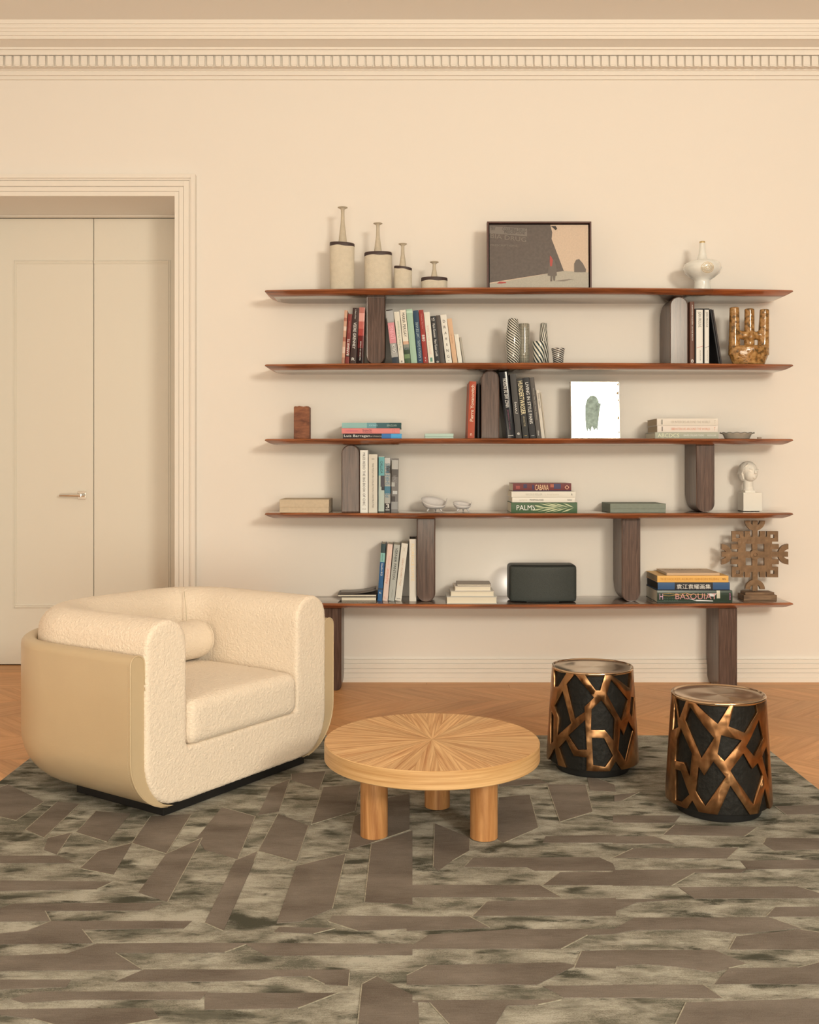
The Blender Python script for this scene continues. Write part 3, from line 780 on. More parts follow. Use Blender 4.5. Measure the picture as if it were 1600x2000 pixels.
sup(814.5, 850.5, 3, 0, .05); sup(1214.5, 1251, 3, 0, .05)
sup(631, 667, 4, 0, .03); sup(1404, 1440, 4, 0, .016)
# ================================================================ BOOKS
paper = mat('paper', C(232, 208, 172), .85, bump=.25, bscale=300)
paper_d = mat('paper_old', C(190, 160, 122), .85, bump=.25, bscale=300)
def cover_mesh(T_, L_, d_, bulge, bt=.0022):
    """book standing: thickness along x 0..T, length along z 0..L, depth y 0..d, spine at y=0 bulging to -y"""
    n = 6; out = [(T_*i/n, -bulge*(1-(2*i/n-1)**2)) for i in range(n+1)]
    mb = MB(); ring = out+[(T_, d_), (T_-bt, d_), (T_-bt, .003), (bt, .003), (bt, d_), (0, d_)]
    mb.prism(ring, 0, L_, axis='z'); return mb.mesh()
def band_mesh(T_, z0, z1, bulge, off=.00035, t0=0.0, t1=1.0):
    n = 6; V = []; Fc = []
    for i in range(n+1):
        t = t0+(t1-t0)*i/n; V += [(T_*t, -bulge*(1-(2*t-1)**2)-off, z0), (T_*t, -bulge*(1-(2*t-1)**2)-off, z1)]
    for i in range(n): Fc.append((2*i, 2*i+2, 2*i+3, 2*i+1))
    return mesh_from(V, Fc)
def book(x, D, z, T_, L_, d_, cov, label, phi=0.0, flat=False, bands=(), texts=(), bulge=.0015, pages=None, group=None, yaw=0.0, rough=.45, front='spine', dx=0.0):
    """x = left end (standing: pivot) ; flat books lie with their length along +x from x"""
    if flat:
        root = empty('book', (x, D, z), (0, 0, yaw))
    else:
        root = empty('book', (x, D, z+.0002), (0, phi, 0))
    tag(root, label, 'book', group)
    cm = mat('cover_%d_%d_%d_%d' % (cov+(int(rough*100),)), CD(*cov), rough, spec=.25)
    pg = pages or paper
    def fix(me):
        if not flat:
            if phi > 0:
                for v in me.vertices: v.co.x -= T_
        else:
            for v in me.vertices:
                a = v.co.copy()
                if front == 'spine': v.co = Vector((a.z, a.y, T_-a.x))
                else: v.co = Vector((a.z, d_-a.y, a.x))
        if flat:
            bm = bmesh.new(); bm.from_mesh(me); bmesh.ops.recalc_face_normals(bm, faces=bm.faces); bm.to_mesh(me); bm.free()
        return me
    cvo = link('cover', fix(cover_mesh(T_, L_, d_, bulge)), cm, root)
    link('pages', fix(MB().box(.0021, T_-.0021, .003, d_-.004, .003, L_-.003).mesh()), pg, root)
    for bd in bands:
        z0, z1, c = bd[:3]; t0, t1 = (bd[3], bd[4]) if len(bd) > 3 else (0, 1)
        if flat: t0, t1 = 1-t1, 1-t0
        link('spine_band', fix(band_mesh(T_, z0*L_, z1*L_, bulge, .00035+.00005*(len(bd) > 3), t0, t1)), mat('cover_%d_%d_%d_%d' % (tuple(c)+(int(rough*100),)), CD(*c), rough, spec=.25), cvo)
    for tx in texts:
        s, c0, c1, hfrac, mode, col = tx[:6]; tc_ = tx[6] if len(tx) > 6 else .5
        ln = (c1-c0)*L_; hh = hfrac*T_; y = -bulge-.0012
        if flat: put_text(s, ln, hh, 'across', ((c0+c1)/2*L_, y, T_*(1-tc_)), col, cvo)
        else:
            xx = T_*tc_-(T_ if phi > 0 else 0)
            if mode == 'across': put_text(s, hfrac*T_, (c1-c0)*L_, 'across', (xx, y, (c0+c1)/2*L_), col, cvo)
            else: put_text(s, ln, hh, mode, (xx, y, (c0+c1)/2*L_), col, cvo)
    return root
packs = {}
def rect(px, z, phi, T_, L_):
    a, b = (-.0007, T_+.0007) if phi <= 0 else (-T_-.0007, .0007)
    return [(px+x*cos(phi)+q*sin(phi), z-x*sin(phi)+q*cos(phi)) for x, q in ((a, 0), (b, 0), (b, L_), (a, L_))]
def clash(P, Q):
    for A in (P, Q):
        for i in range(4):
            ex, ez = A[(i+1) % 4][0]-A[i][0], A[(i+1) % 4][1]-A[i][1]; nx, nz = -ez, ex
            p_ = [x*nx+z*nz for x, z in P]; q_ = [x*nx+z*nz for x, z in Q]
            if max(p_) < min(q_) or max(q_) < min(p_): return False
    return True
def vb(xb0, xb1, xt0, ytop, ybase, sh, cov, label, D=5.72, d_=.2, **k):
    """standing book from its spine in the picture: bottom-left, bottom-right, top-left x, top y"""
    zb0 = ST[sh]; w_ = (xb1-xb0)*D/F; hgt = (ybase-ytop)*D/F; lean = (xt0-xb0)*D/F
    phi = atan2(lean, hgt); L_ = hgt/cos(phi)-(w_*abs(math.tan(phi))*.5)*0; T_ = w_*cos(phi)-.0004
    L_ = (hgt-T_*abs(sin(phi)))/cos(phi)
    px = X(xb0, D) if phi <= 0 else X(xb1, D)
    if phi > 0: px = X(xb1, D)
    T_ *= .965
    for _ in range(80):
        R_ = rect(px, zb0, phi, T_, L_)
        if not any(clash(R_, q) for q in packs.get(sh, [])): break
        px += .0002; phi *= (.985 if phi < 0 else 1.0)
    packs.setdefault(sh, []).append(R_)
    return book(px, D, zb0, T_, L_, d_, cov, label, phi=phi, **k)
def fb(x0, x1, y0, y1, D, cov, label, d_=.24, zbase=None, **k):
    """flat book: spine rectangle in the picture, y0 top, y1 bottom"""
    z = Z(y1, D) if zbase is None else zbase+.0006
    T_ = (y1-y0)*D/F
    return book(X(x0, D), D, z, T_-.0003, (x1-x0)*D/F, d_, cov, label, flat=True, **k), z+T_
G1 = 'books left of the upper left support'; G2 = 'books right of the upper left support'
W = (238, 222, 198); DK = (50, 40, 34)
vb(666.8, 673.0, 672.8, 603, 708, 1, (205, 150, 115), 'narrow book with a pink and brown marbled spine, leftmost of the second shelf', group=G1, d_=.19,
   bands=[(.0, .12, (178, 120, 90)), (.2, .32, (222, 180, 150)), (.42, .5, (170, 98, 72)), (.62, .7, (226, 190, 160)), (.8, .86, (176, 104, 80))], bulge=.003)
vb(673.6, 681.8, 679.8, 610, 708, 1, (128, 44, 36), 'dark red book with white title lettering at its foot, leaning on the upper left', group=G1,
   texts=[('BARBARTE', .17, .50, .55, 'up', W), ('MARIA ELENA', .62, .86, .25, 'up', (200, 120, 100))], bands=[(.15, .17, (40, 24, 20))])
vb(682.8, 695.6, 688.4, 598, 708, 1, (62, 40, 34), 'dark brown book with a white vertical title, second left of the upper left support', group=G1, d_=.23,
   texts=[('VEERE GRENNEY', .27, .74, .45, 'down', W), ('A Point of View', .80, .97, .20, 'down', W), ('R', .06, .11, .5, 'across', W)])
vb(697.0, 708.6, 701.4, 597, 708, 1, (176, 66, 56), 'glossy book fading from pink to black, touching the left side of the support', group=G1, rough=.15, d_=.23,
   bands=[(0, .12, (36, 22, 22)), (.12, .28, (60, 26, 24)), (.28, .5, (110, 36, 32)), (.62, .75, (196, 96, 80)), (.75, .9, (222, 150, 130)), (.9, 1, (190, 110, 92))],
   texts=[('THE STORY OF A HOUSE', .06, .40, .22, 'up', W)])
vb(766.6, 780, 754, 601, 708, 1, (150, 142, 128), 'grey and pink banded book just right of the upper left support', group=G2, d_=.22,
   bands=[(0, .12, (44, 52, 58)), (.12, .2, (168, 158, 142)), (.38, .76, (214, 130, 128)), (.78, .98, (168, 160, 148)), (.98, 1, (60, 50, 44))],
   texts=[('LIVING', .46, .70, .55, 'up', (236, 170, 166)), ('CHLOE', .2, .36, .5, 'up', W)])
vb(780.4, 791, 769.8, 605.5, 708, 1, (222, 204, 174), 'cream book with a pale green vertical title, next to the pink banded one', group=G2,
   texts=[('The New Mediterranean', .26, .82, .45, 'up', (150, 160, 130)), ('g', .03, .06, .4, 'across', DK)])
vb(791.4, 803, 781.2, 602, 708, 1, (228, 208, 176), 'cream book with a green landscape on the lower half of its spine', group=G2,
   bands=[(0, .1, (64, 84, 52)), (.1, .18, (110, 130, 80)), (.18, .3, (50, 66, 44)), (.3, .36, (130, 128, 110)), (.36, .42, (208, 158, 120)), (.26, .3, (176, 180, 166))],
   texts=[('MARIA PERGAY', .50, .95, .5, 'down', DK)])
vb(803.4, 816, 793.2, 600, 708, 1, (158, 182, 146), 'thick mint green book among the books on the second shelf', group=G2, bulge=.003, d_=.23,
   bands=[(.93, .97, (188, 206, 170))])
vb(816.4, 827, 806.8, 602.8, 708, 1, (40, 66, 84), 'navy blue book between the mint green and the red one', group=G2,
   texts=[('K. GASALI & GASALI  L\'ART DE VIVRE', .06, .78, .5, 'up', (170, 180, 170))])
vb(827.4, 837.2, 817.6, 602, 708, 1, (158, 44, 34), 'bright red book beside the navy blue one on the second shelf', group=G2,
   texts=[('880', .42, .54, .6, 'down', W), ('Claude Parent', .65, .93, .25, 'down', (220, 140, 120)), ('.. ..', .05, .12, .2, 'down', W)])
vb(837.6, 849.4, 827, 606, 708, 1, (226, 210, 180), 'cream book with a faded pink title beside the red book', group=G2,
   texts=[('JEFFREY BILHUBER', .18, .75, .45, 'up', (222, 176, 154))], bands=[(.04, .12, (90, 140, 112), .3, .7)])
vb(849.8, 860.4, 838.6, 613.8, 708, 1, (48, 46, 44), 'black book with white vertical lettering in the middle of the leaning row', group=G2,
   texts=[('15', .90, .96, .5, 'across', W), ('Marin Goossens   Hans Gustav Lundh', .16, .84, .45, 'down', W), ('o', .02, .06, .4, 'across', W)])
vb(860.6, 869.6, 849.8, 612.5, 708, 1, (84, 72, 62), 'thin dark grey book right of the black lettered one', group=G2)
vb(870, 882.6, 853.6, 611, 708, 1, (226, 210, 184), 'cream book with widely spaced black capital letters down its spine', group=G2,
   texts=[(c, .84-i*.12, .895-i*.12, .38, 'across', DK) for i, c in enumerate('DRAWING')]+[('.', .06, .075, .12, 'across', DK)])
vb(883, 892.8, 864.6, 619, 708, 1, (214, 164, 118), 'peach orange book near the right end of the leaning row', group=G2, d_=.16,
   texts=[('Les Annees', .45, .66, .25, 'down', (170, 116, 80))])
vb(893.2, 902.2, 879.6, 649.5, 708, 1, (226, 210, 182), 'small cream book, second from the right end of the leaning row', group=G2, d_=.15)
vb(902.8, 907.4, 888.4, 656, 708, 1, (172, 156, 132), 'thin beige booklet at the right end of the leaning row', group=G2, d_=.15)
G3 = 'books right of the upper right support'
vb(1348.0, 1357.0, 1347.8, 585, 707, 1, (104, 60, 42), 'tall brown book with a white vertical title against the upper right support', group=G3, d_=.24,
   texts=[('ALEXANDER McQUEEN: SAVAGE BEAUTY', .37, .95, .32, 'down', W), ('O', .02, .075, .6, 'across', W), ('M', .035, .06, .28, 'across', W)])
for (a, b, lb, col) in ((1358, 1374.6, 'white boxed book with a red slanting line on its spine', (196, 50, 50)), (1375, 1386.2, 'white boxed book with a dark slanting line on its spine', (40, 44, 60))):
    r_o = vb(a, b, a, 598.5, 707, 1, (46, 42, 40), lb, group=G3, d_=.24, bands=[(.015, .975, (228, 212, 188), .14, .93)],
       texts=[('JEAN PROUVE', .66, .94, .46, 'down', (96, 86, 74)), ('ARCHITECTURE', .06, .25, .12, 'down', (130, 116, 100), .62)])
    for q in range(1):
        w_ = (b-a)*5.72/F
        ln = MB().prism([(w_*.18, .088), (w_*.9, .100), (w_*.9, .1018), (w_*.18, .0898)], -.0024, -.0021, axis='y').build('spine_line', mat('ink_%d_%d_%d' % col, C(*col), .5), r_o)
vb(1404, 1407.5, 1386.8, 599.5, 707, 1, (44, 42, 42), 'black book leaning against the white boxed pair', group=G3, d_=.26)
vb(1408, 1411.3, 1390.8, 600.5, 707, 1, (60, 50, 46), 'dark book leaning outermost against the white boxed pair', group=G3, d_=.26)
# ---- third row
vb(912.8, 926.6, 916.6, 744, 856, 2, (176, 66, 30), 'orange red book with a cream vertical title left of the middle support', d_=.24,
   texts=[('Pierre Yovanovitch', .30, .94, .50, 'up', (238, 212, 176)), ('n', .05, .09, .25, 'across', (238, 212, 176))])
vb(931.8, 937.0, 932.6, 748, 856, 2, (42, 38, 36), 'black book squeezed between the orange red one and the middle support', D=5.78, d_=.2)
G4 = 'dark books leaning on the middle support'
vb(989.8, 1007.4, 975.2, 724.8, 856, 2, (40, 38, 38), 'tallest glossy black book leaning next to the middle support', group=G4, rough=.12, bulge=.003, d_=.24,
   texts=[('VINGT ANS DE PASSION', .46, .90, .40, 'up', W), ('Jacqueline Carron', .13, .43, .26, 'down', (130, 70, 84)), ('_____', .035, .042, .6, 'across', W)])
vb(1007.8, 1020.2, 995.8, 729, 856, 2, (66, 60, 54), 'dark grey book with a short white title, second of the leaning dark row', group=G4, d_=.23,
   texts=[('J\'WWJ', .38, .56, .40, 'up', W), ('e', .055, .09, .4, 'across', W)])
vb(1021, 1033.6, 1006.6, 738, 856, 2, (42, 40, 36), 'black book with tall gold and white capitals, third of the leaning dark row', group=G4,
   texts=[('HUNDERTWASSER', .40, .96, .75, 'down', (240, 214, 160)), ('ARCHITECTURE', .2, .37, .3, 'down', (170, 150, 110)), ('__', .04, .048, .4, 'across', (200, 160, 90))])
vb(1034.2, 1047.3, 1017.6, 736, 856, 2, (38, 36, 36), 'black book with a white sans serif vertical title, fourth of the leaning dark row', group=G4,
   texts=[('LIVING IN STYLE PARIS', .24, .92, .48, 'down', W), ('____', .04, .045, .5, 'across', W)])
vb(1047.8, 1057, 1029.4, 736, 856, 2, (88, 78, 68), 'slim taupe book leaning between the black one and the small cream one', group=G4,
   texts=[('Interiors  Ney York  Lonny  Architect', .30, .82, .3, 'down', (190, 174, 150)), ('teNeues', .05, .13, .3, 'down', W)])
vb(1057.4, 1064.2, 1044.4, 760.5, 856, 2, (208, 190, 164), 'small cream book at the right end of the leaning dark row', group=G4, d_=.17,
   texts=[('PARIS FABRICS', .62, .93, .45, 'down', (120, 104, 86))])
vb(1064.6, 1067.2, 1052.6, 766, 856, 2, (186, 166, 138), 'very thin booklet leaning outermost beside the small cream book', group=G4, d_=.14)
# ---- fourth row
G5 = 'standing books on the fourth shelf'
vb(703.8, 719.4, 703.6, 880, 1002, 3, (232, 218, 194), 'white thick book with a black serif vertical title by the arched support', group=G5, d_=.25,
   texts=[('MILES REDD THE BIG BOOK OF CHIC', .11, .96, .32, 'down', (70, 60, 52)), ('ASSOULINE', .05, .065, .5, 'across', (70, 60, 52))])
vb(720.2, 738, 720.2, 888, 1002, 3, (214, 196, 168), 'beige book with a thin vertical title between the white and the teal one', group=G5, d_=.24,
   texts=[('THE POULTON COLLECTION CONSTRUCTED', .08, .85, .22, 'down', (110, 96, 80)), ('===', .91, .93, .3, 'across', (110, 96, 80))])
vb(738.8, 750.6, 739.2, 892.5, 1002, 3, (178, 182, 160), 'teal topped book with dark geometric shapes on its spine', group=G5, d_=.23,
   bands=[(.66, .99, (98, 160, 152)), (.46, .66, (74, 66, 68), .35, 1), (.40, .46, (54, 50, 52), .5, 1), (.0, .02, (60, 60, 50))], texts=[('CHILLIDA', .70, .92, .42, 'down', (44, 50, 50))])
vb(751, 762.8, 751, 895, 1002, 3, (168, 158, 140), 'grey photographic book with blue lettering and a numeral three', group=G5, d_=.23,
   bands=[(0, .17, (60, 54, 48)), (.35, .48, (70, 120, 132)), (.72, .86, (84, 74, 66), .3, 1), (.9, 1, (190, 180, 164))],
   texts=[('PETER SHIRE ROSS', .28, .90, .7, 'up', (80, 118, 130)), ('3', .08, .16, .55, 'across', W), ('____', .045, .055, .7, 'across', W)])
vb(763.6, 776.8, 765, 896, 1002, 3, (120, 110, 100), 'grey black and white photographic book at the right end of its row', group=G5, d_=.24, pages=mat('grey_pages', C(112, 98, 82), .8),
   bands=[(.06, .2, (150, 142, 130)), (.2, .3, (78, 70, 64), 0, .6), (.34, .4, (190, 182, 168), .2, .9), (.48, .56, (176, 168, 152), 0, .5), (.66, .8, (92, 84, 76)), (.8, .97, (176, 166, 150))],
   texts=[('CONVI', .54, .68, .5, 'up', (150, 140, 128))])
# ---- fifth row
G6 = 'standing books on the lowest shelf'
D5 = 5.776
vb(736.8, 746.2, 744.4, 1062, 1174, 4, (36, 88, 126), 'blue book with a mint label, leftmost of the standing ones on the lowest shelf', D=D5, group=G6, d_=.2,
   bands=[(.84, 1, (52, 70, 68)), (.68, .84, (130, 178, 158)), (.20, .22, (60, 60, 70))], texts=[('Studio KO', .44, .66, .40, 'down', W), ('NEW MIX', .70, .82, .22, 'down', (70, 100, 90)), ('RL', .13, .16, .5, 'across', W)])
vb(746.8, 757.2, 757, 1062.4, 1174, 4, (230, 190, 164), 'pale pink book beside the blue one on the lowest shelf', D=D5, group=G6, d_=.2,
   texts=[('Appetizer', .30, .58, .6, 'up', (222, 140, 112)), ('Ruth Steiner', .64, .80, .2, 'up', (222, 150, 124)), ('L', .04, .08, .4, 'across', (222, 150, 124))])
vb(757.8, 770.4, 769.2, 1063, 1174, 4, (178, 170, 150), 'grey book with a bold black vertical title on the lowest shelf', D=D5, group=G6, d_=.21,
   texts=[('VERNER PANTON', .38, .94, .40, 'down', (30, 28, 26)), ('Retrospective', .06, .2, .16, 'down', (80, 74, 64))])
vb(771, 784, 784.2, 1060.6, 1174, 4, (224, 206, 178), 'cream book with faint copper lettering leaning right on the lowest shelf', D=D5, group=G6, d_=.22,
   texts=[('GREAT ESCAPES ITALY', .26, .74, .26, 'down', (196, 150, 116)), ('X', .86, .93, .4, 'across', (200, 180, 150)), ('TASCHEN', .03, .045, .6, 'across', DK)])
vb(799.8, 813.8, 799.8, 1052.7, 1174, 4, (226, 206, 178), 'upright cream book with pale orange lettering against the lowest left support', D=D5, group=G6, d_=.24, pages=mat('dark_pages', C(70, 56, 44), .8),
   texts=[('FLORENCE LOPEZ', .32, .92, .42, 'down', (236, 198, 140))])
# ---- flat stacks
S = ST[2]
_, t = fb(670, 784.6, 846.4, 856, 5.72, (50, 40, 40), 'black book with a white title and a bright blue end, bottom of the left stack', group='flat stack of three bright books', zbase=S, d_=.2,
   bands=[(.66, .82, (48, 110, 160)), (.82, 1, (66, 156, 196))], texts=[('Luis Barragan', .02, .46, .62, '', W), ('architecte', .47, .66, .32, '', (180, 170, 150))])
_, t = fb(667.6, 781, 835.6, 846, 5.72, (226, 122, 110), 'coral pink flat book in the middle of the bright stack', group='flat stack of three bright books', zbase=t, d_=.21,
   texts=[('Marrakech Flair', .36, .52, .35, '', (120, 60, 70), .35), ('The Dream House', .36, .52, .3, '', (120, 60, 70), .68), ('KEN BARRAGAN', .08, .28, .28, '', (200, 90, 120)), ('::', .87, .91, .5, '', (150, 70, 80))])
fb(668, 784, 825, 835.4, 5.72, (140, 176, 160), 'flat book fading from pale mint to dark teal, top of the bright stack', group='flat stack of three bright books', zbase=t, d_=.22,
   bands=[(.42, .58, (104, 150, 148)), (.58, .8, (58, 96, 96)), (.8, 1, (40, 74, 70))], texts=[('PORTRAITS', .46, .60, .3, '', (170, 200, 190)), ('BRAZILIAN', .76, .92, .4, '', (160, 170, 150))])
G7 = 'flat stack of pale books by the dish'
_, t = fb(1279.8, 1403.6, 843.8, 856, 5.71, (168, 160, 132), 'grey green flat book with cream capitals, bottom of the pale stack', group=G7, zbase=S,
   texts=[('ABCDCS', .04, .38, .62, '', (226, 212, 170)), ('DAVID COLLINS STUDIO', .45, .77, .30, '', W), ('ASSOULINE', .82, .96, .26, '', W)])
_, t = fb(1284, 1402, 830, 843, 5.72, (226, 202, 176), 'cream flat book with a red orange title, middle of the pale stack', group=G7, zbase=t, pages=paper_d,
   texts=[('100', .23, .29, .38, '', (214, 110, 70)), ('INTERIORS AROUND THE WORLD', .30, .87, .34, '', (220, 146, 112)), ('II', .07, .09, .7, '', DK), ('T', .94, .96, .5, '', (220, 146, 112))])
fb(1283.4, 1402.4, 816, 829.6, 5.72, (224, 202, 174), 'cream flat book with a faint grey title, top of the pale stack', group=G7, zbase=t, pages=paper_d,
   texts=[('100 INTERIORS AROUND THE WORLD', .23, .87, .34, '', (186, 166, 140)), ('II', .07, .09, .7, '', DK), ('T', .94, .96, .5, '', (186, 166, 140))])
S = ST[3]; G8 = 'flat stack of books at the middle of the fourth shelf'
_, t = fb(998.6, 1127.6, 982, 1002, 5.70, (72, 96, 60), 'thick flat book with green palm leaves on its spine, bottom of the middle stack', group=G8, zbase=S, bulge=.004,
   texts=[('PALMS', .08, .36, .5, '', W)])
pal = bpy.context.scene.objects[[o.name for o in bpy.data.objects if o.name.startswith('book')][-1]]
pr_ = None
for o in bpy.data.objects:
    if o.get('label', '').startswith('thick flat book with green palm'): pr_ = o
lv = MB(); random.seed(5); TT_ = 20*5.7/F; LL_ = 129*5.7/F
for (x0, z0, x1, z1, w_) in [(.40,.1,.72,.55,.05),(.42,.9,.74,.5,.05),(.5,.02,.78,.5,.05),(.5,.98,.8,.52,.05),(.38,.5,.7,.5,.045),(.62,.05,.86,.5,.04),(.62,.96,.88,.52,.04),(.76,.04,.94,.45,.05),(.78,.96,.95,.5,.05),(.3,.75,.5,.55,.05),(.3,.2,.5,.42,.05)]:
    a = Vector((x0*LL_, z0*TT_)); b = Vector((x1*LL_, z1*TT_)); n_ = (b-a).normalized(); n_ = Vector((-n_.y, n_.x))*w_*TT_
    lv.prism([tuple(a), tuple((a+b)/2-n_*1.4), tuple(b), tuple((a+b)/2+n_*1.4)], -.0052, -.0044, axis='y')
lv.build('leaf_print', mat('ink_palm', C(196, 190, 140), .5), pr_)
_, t = fb(1000.6, 1123, 972, 981.8, 5.70, (230, 212, 184), 'white flat book with a small black title, above the palm book', group=G8, zbase=t,
   texts=[('Les formes', .12, .24, .3, '', (190, 170, 140)), ('MORPHOLOGIES', .28, .50, .34, '', DK), ('RIZZOLI', .88, .95, .3, '', DK)])
_, t = fb(999.4, 1124.4, 960.4, 971.8, 5.70, (226, 208, 180), 'cream flat book with a faint title under the patterned red one', group=G8, zbase=t,
   texts=[('NICOLE KELLER', .22, .48, .34, '', (190, 176, 150)), ('L Horizons', .52, .74, .28, '', (206, 186, 154)), ('A', .93, .95, .4, '', DK)])
rr, t = fb(1002, 1116, 944.6, 960.2, 5.70, (112, 44, 42), 'red and navy patterned flat book, top of the middle stack', group=G8, zbase=t,
   bands=[(0, 1, (60, 50, 70), 0, .12), (.18, .24, (60, 48, 74), .4, .9), (.33, .36, (50, 46, 80), .2, .8), (.64, .70, (176, 90, 60), .5, .9), (.70, .82, (66, 60, 86), .3, .95), (.05, .12, (160, 70, 60), .3, .7)],
   texts=[('CABANA', .38, .61, .70, '', (238, 190, 140), .52), ('<>', .89, .96, .55, '', (240, 180, 140))])
# linen box, green box
def slab_box(x0, x1, y0, y1, D, d_, m, label, name, cat, lid=True, yaw=0, zbase=None):
    r_o = empty(name, (X(x0, D), D, zbase+.0006 if zbase is not None else Z(y1, D)), (0, 0, yaw)); tag(r_o, label, cat)
    L_ = (x1-x0)*D/F; T_ = (y1-y0)*D/F
    if lid:
        MB().box(.001, L_-.001, .001, d_-.001, 0, T_*.42).build('base', m, r_o, bevel=.001); MB().box(0, L_, 0, d_, T_*.42, T_).build('lid', m, r_o, bevel=.0015)
    else: MB().box(0, L_, 0, d_, 0, T_).build('body', m, r_o, bevel=.0015)
    return r_o
linen = mat('linen', C(206, 176, 138), .9, bump=.5, bscale=500, var=.06, vscale=60)
slab_box(546, 642.5, 976, 1002, 5.70, .27, linen, 'beige linen box at the left end of the fourth shelf', 'storage_box', 'box', zbase=ST[3])
slab_box(1192, 1301, 983.6, 1001, 5.715, .25, mat('green_cloth', C(134, 132, 110), .85, bump=.4, bscale=400, var=.05, vscale=50), 'flat grey green cloth box beside the right support', 'storage_box', 'box', zbase=ST[3])
slab_box(830, 886, 846, 856, 5.73, .14, mat('mint_glaze', CD(174, 190, 162), .4), 'small pale mint lidded box on the third shelf', 'small_box', 'box', zbase=ST[2])
# magazines (left, lowest shelf)
S = ST[4]; G9 = 'magazines beside the armchair'
_, t = fb(666.4, 735.6, 1166, 1174, D5, (92, 78, 66), 'flat magazine with cream page edges, bottom of the pile behind the armchair', group=G9, zbase=S, front='pages', d_=.19, bulge=.0003)
_, t = fb(659.4, 735.8, 1159.8, 1164.6, D5, (70, 58, 50), 'thin dark magazine, second of the pile behind the armchair', group=G9, zbase=t, front='pages', d_=.19, bulge=.0003)
mg = empty('magazine', (X(664, D5), D5+.015, t)); tag(mg, 'curling dark covered magazine on top of the pile behind the armchair', 'magazine')
V = []; Fc = []; nx = 12; Lm = .20
for k, off in enumerate((0, .0035)):
    for i in range(nx+1):
        u = i/nx; zz = off+.022*u**3*(1 if k else .8)
        V += [(Lm*u, 0, zz+.0003), (Lm*u, .17, zz+.0003)]
m2_ = 2*(nx+1)
for i in range(nx):
    a = 2*i; Fc += [(a, a+1, a+3, a+2), (m2_+a, m2_+a+2, m2_+a+3, m2_+a+1), (a, a+2, m2_+a+2, m2_+a), (a+1, m2_+a+1, m2_+a+3, a+3)]
Fc += [(0, m2_, m2_+1, 1), (2*nx, 2*nx+1, m2_+2*nx+1, m2_+2*nx)]
link('cover', mesh_from(V, Fc), mat('mag_cover', C(104, 90, 76), .35, var=.3, vscale=12), mg, True)
# pale pile in the middle of the lowest shelf
G10 = 'pale books stacked in the middle of the lowest shelf'; Dp = 5.665
_, t = fb(872.4, 971, 1167.4, 1181, Dp, (214, 200, 176), 'thick cream book, bottom of the pale pile beside the speaker', group=G10, zbase=S, front='pages', d_=.2, bulge=.001)
_, t = fb(880, 965.4, 1156.6, 1166.8, Dp+.01, (218, 198, 170), 'cream book, second from the bottom of the pale pile beside the speaker', group=G10, zbase=t, front='pages', d_=.19, bulge=.001)
_, t = fb(888.4, 959.4, 1146.6, 1155.4, Dp+.02, (232, 208, 180), 'cream book, third from the bottom of the pale pile beside the speaker', group=G10, zbase=t, front='pages', d_=.18, bulge=.001, yaw=.02)
fb(892.6, 959, 1142.4, 1146, Dp+.03, (150, 128, 106), 'thin taupe booklet on top of the pale pile beside the speaker', group=G10, zbase=t, front='pages', d_=.17, bulge=.0005, yaw=-.02)
# right stack
G11 = 'flat stack of coloured books by the sculpture'
bq, t = fb(1283.8, 1430.6, 1154, 1177.4, 5.715, (44, 58, 42), 'thick dark green flat book with painted figures, bottom of the coloured stack', group=G11, zbase=S, bulge=.004, rough=.25, d_=.27,
   bands=[(.79, .835, (206, 190, 156), .35, 1.0)], texts=[('BASQUIAT', .24, .79, .58, '', (206, 140, 128), .52), ('H', .03, .075, .5, '', (214, 160, 170), .5), ('TASCHEN', .955, .975, .6, '', (206, 120, 150))])
sc1 = MB()
Lb = 146.8*5.715/F; Tb = 23.4*5.715/F
for pts in ([(.07,.72),(.16,.78),(.26,.66),(.38,.80),(.46,.66)], [(.07,.60),(.16,.56),(.26,.66),(.36,.58),(.48,.70),(.66,.62)]):
    sc1.tube([(a*Lb, -.0048, b*Tb) for a, b in pts], .0011, 5)
sc1.build('painted_scroll', mat('ink_scroll', C(222, 170, 90), .5), bq)
sc2 = MB()
sc2.prism([(.40*Lb,.34*Tb),(.52*Lb,.13*Tb),(.74*Lb,.10*Tb),(.74*Lb,.17*Tb),(.56*Lb,.22*Tb)], -.0052, -.0046, axis='y'); sc2.prism([(.66*Lb,.76*Tb),(.70*Lb,.52*Tb),(.76*Lb,.50*Tb),(.785*Lb,.78*Tb)], -.0050, -.0044, axis='y')
sc2.build('painted_shape', mat('ink_shape', C(220, 208, 190), .5), bq)
sc3 = MB()
for i in range(9):
    for j in range(2):
        a, b = (.09+i*.022)*Lb, (.17+j*.16)*Tb; sc3.box(a, a+.0022, -.0050, -.0044, b, b+.0016)
sc3.build('painted_marks', mat('ink_marks', C(120, 140, 110), .5), bq)
_, t = fb(1285, 1425.6, 1138.4, 1153.8, 5.72, (52, 84, 116), 'blue and black flat book with white characters on its spine', group=G11, zbase=t, d_=.27,
   bands=[(.235, .765, (44, 42, 42)), (0, 1, (40, 40, 44), 0, .1)], texts=[('袁江袁耀画集', .26, .735, .62, '', W, .53)], pages=mat('black_pages', C(46, 38, 32), .8))
_, t = fb(1284, 1423, 1125.2, 1138, 5.72, (236, 170, 72), 'orange yellow flat book under the tan one in the coloured stack', group=G11, zbase=t, d_=.27, pages=paper_d,
   texts=[('THE HOLKER ALBUM  GIDEON RUBIN', .04, .86, .34, '', (200, 134, 56)), ('wu', .91, .96, .3, '', (140, 90, 40))])
tn, t2 = fb(1302.5, 1405.8, 1119.8, 1124.8, 5.73, (208, 164, 118), 'thin tan flat book on top of the coloured stack', group=G11, zbase=t, d_=.24, bulge=.0005)
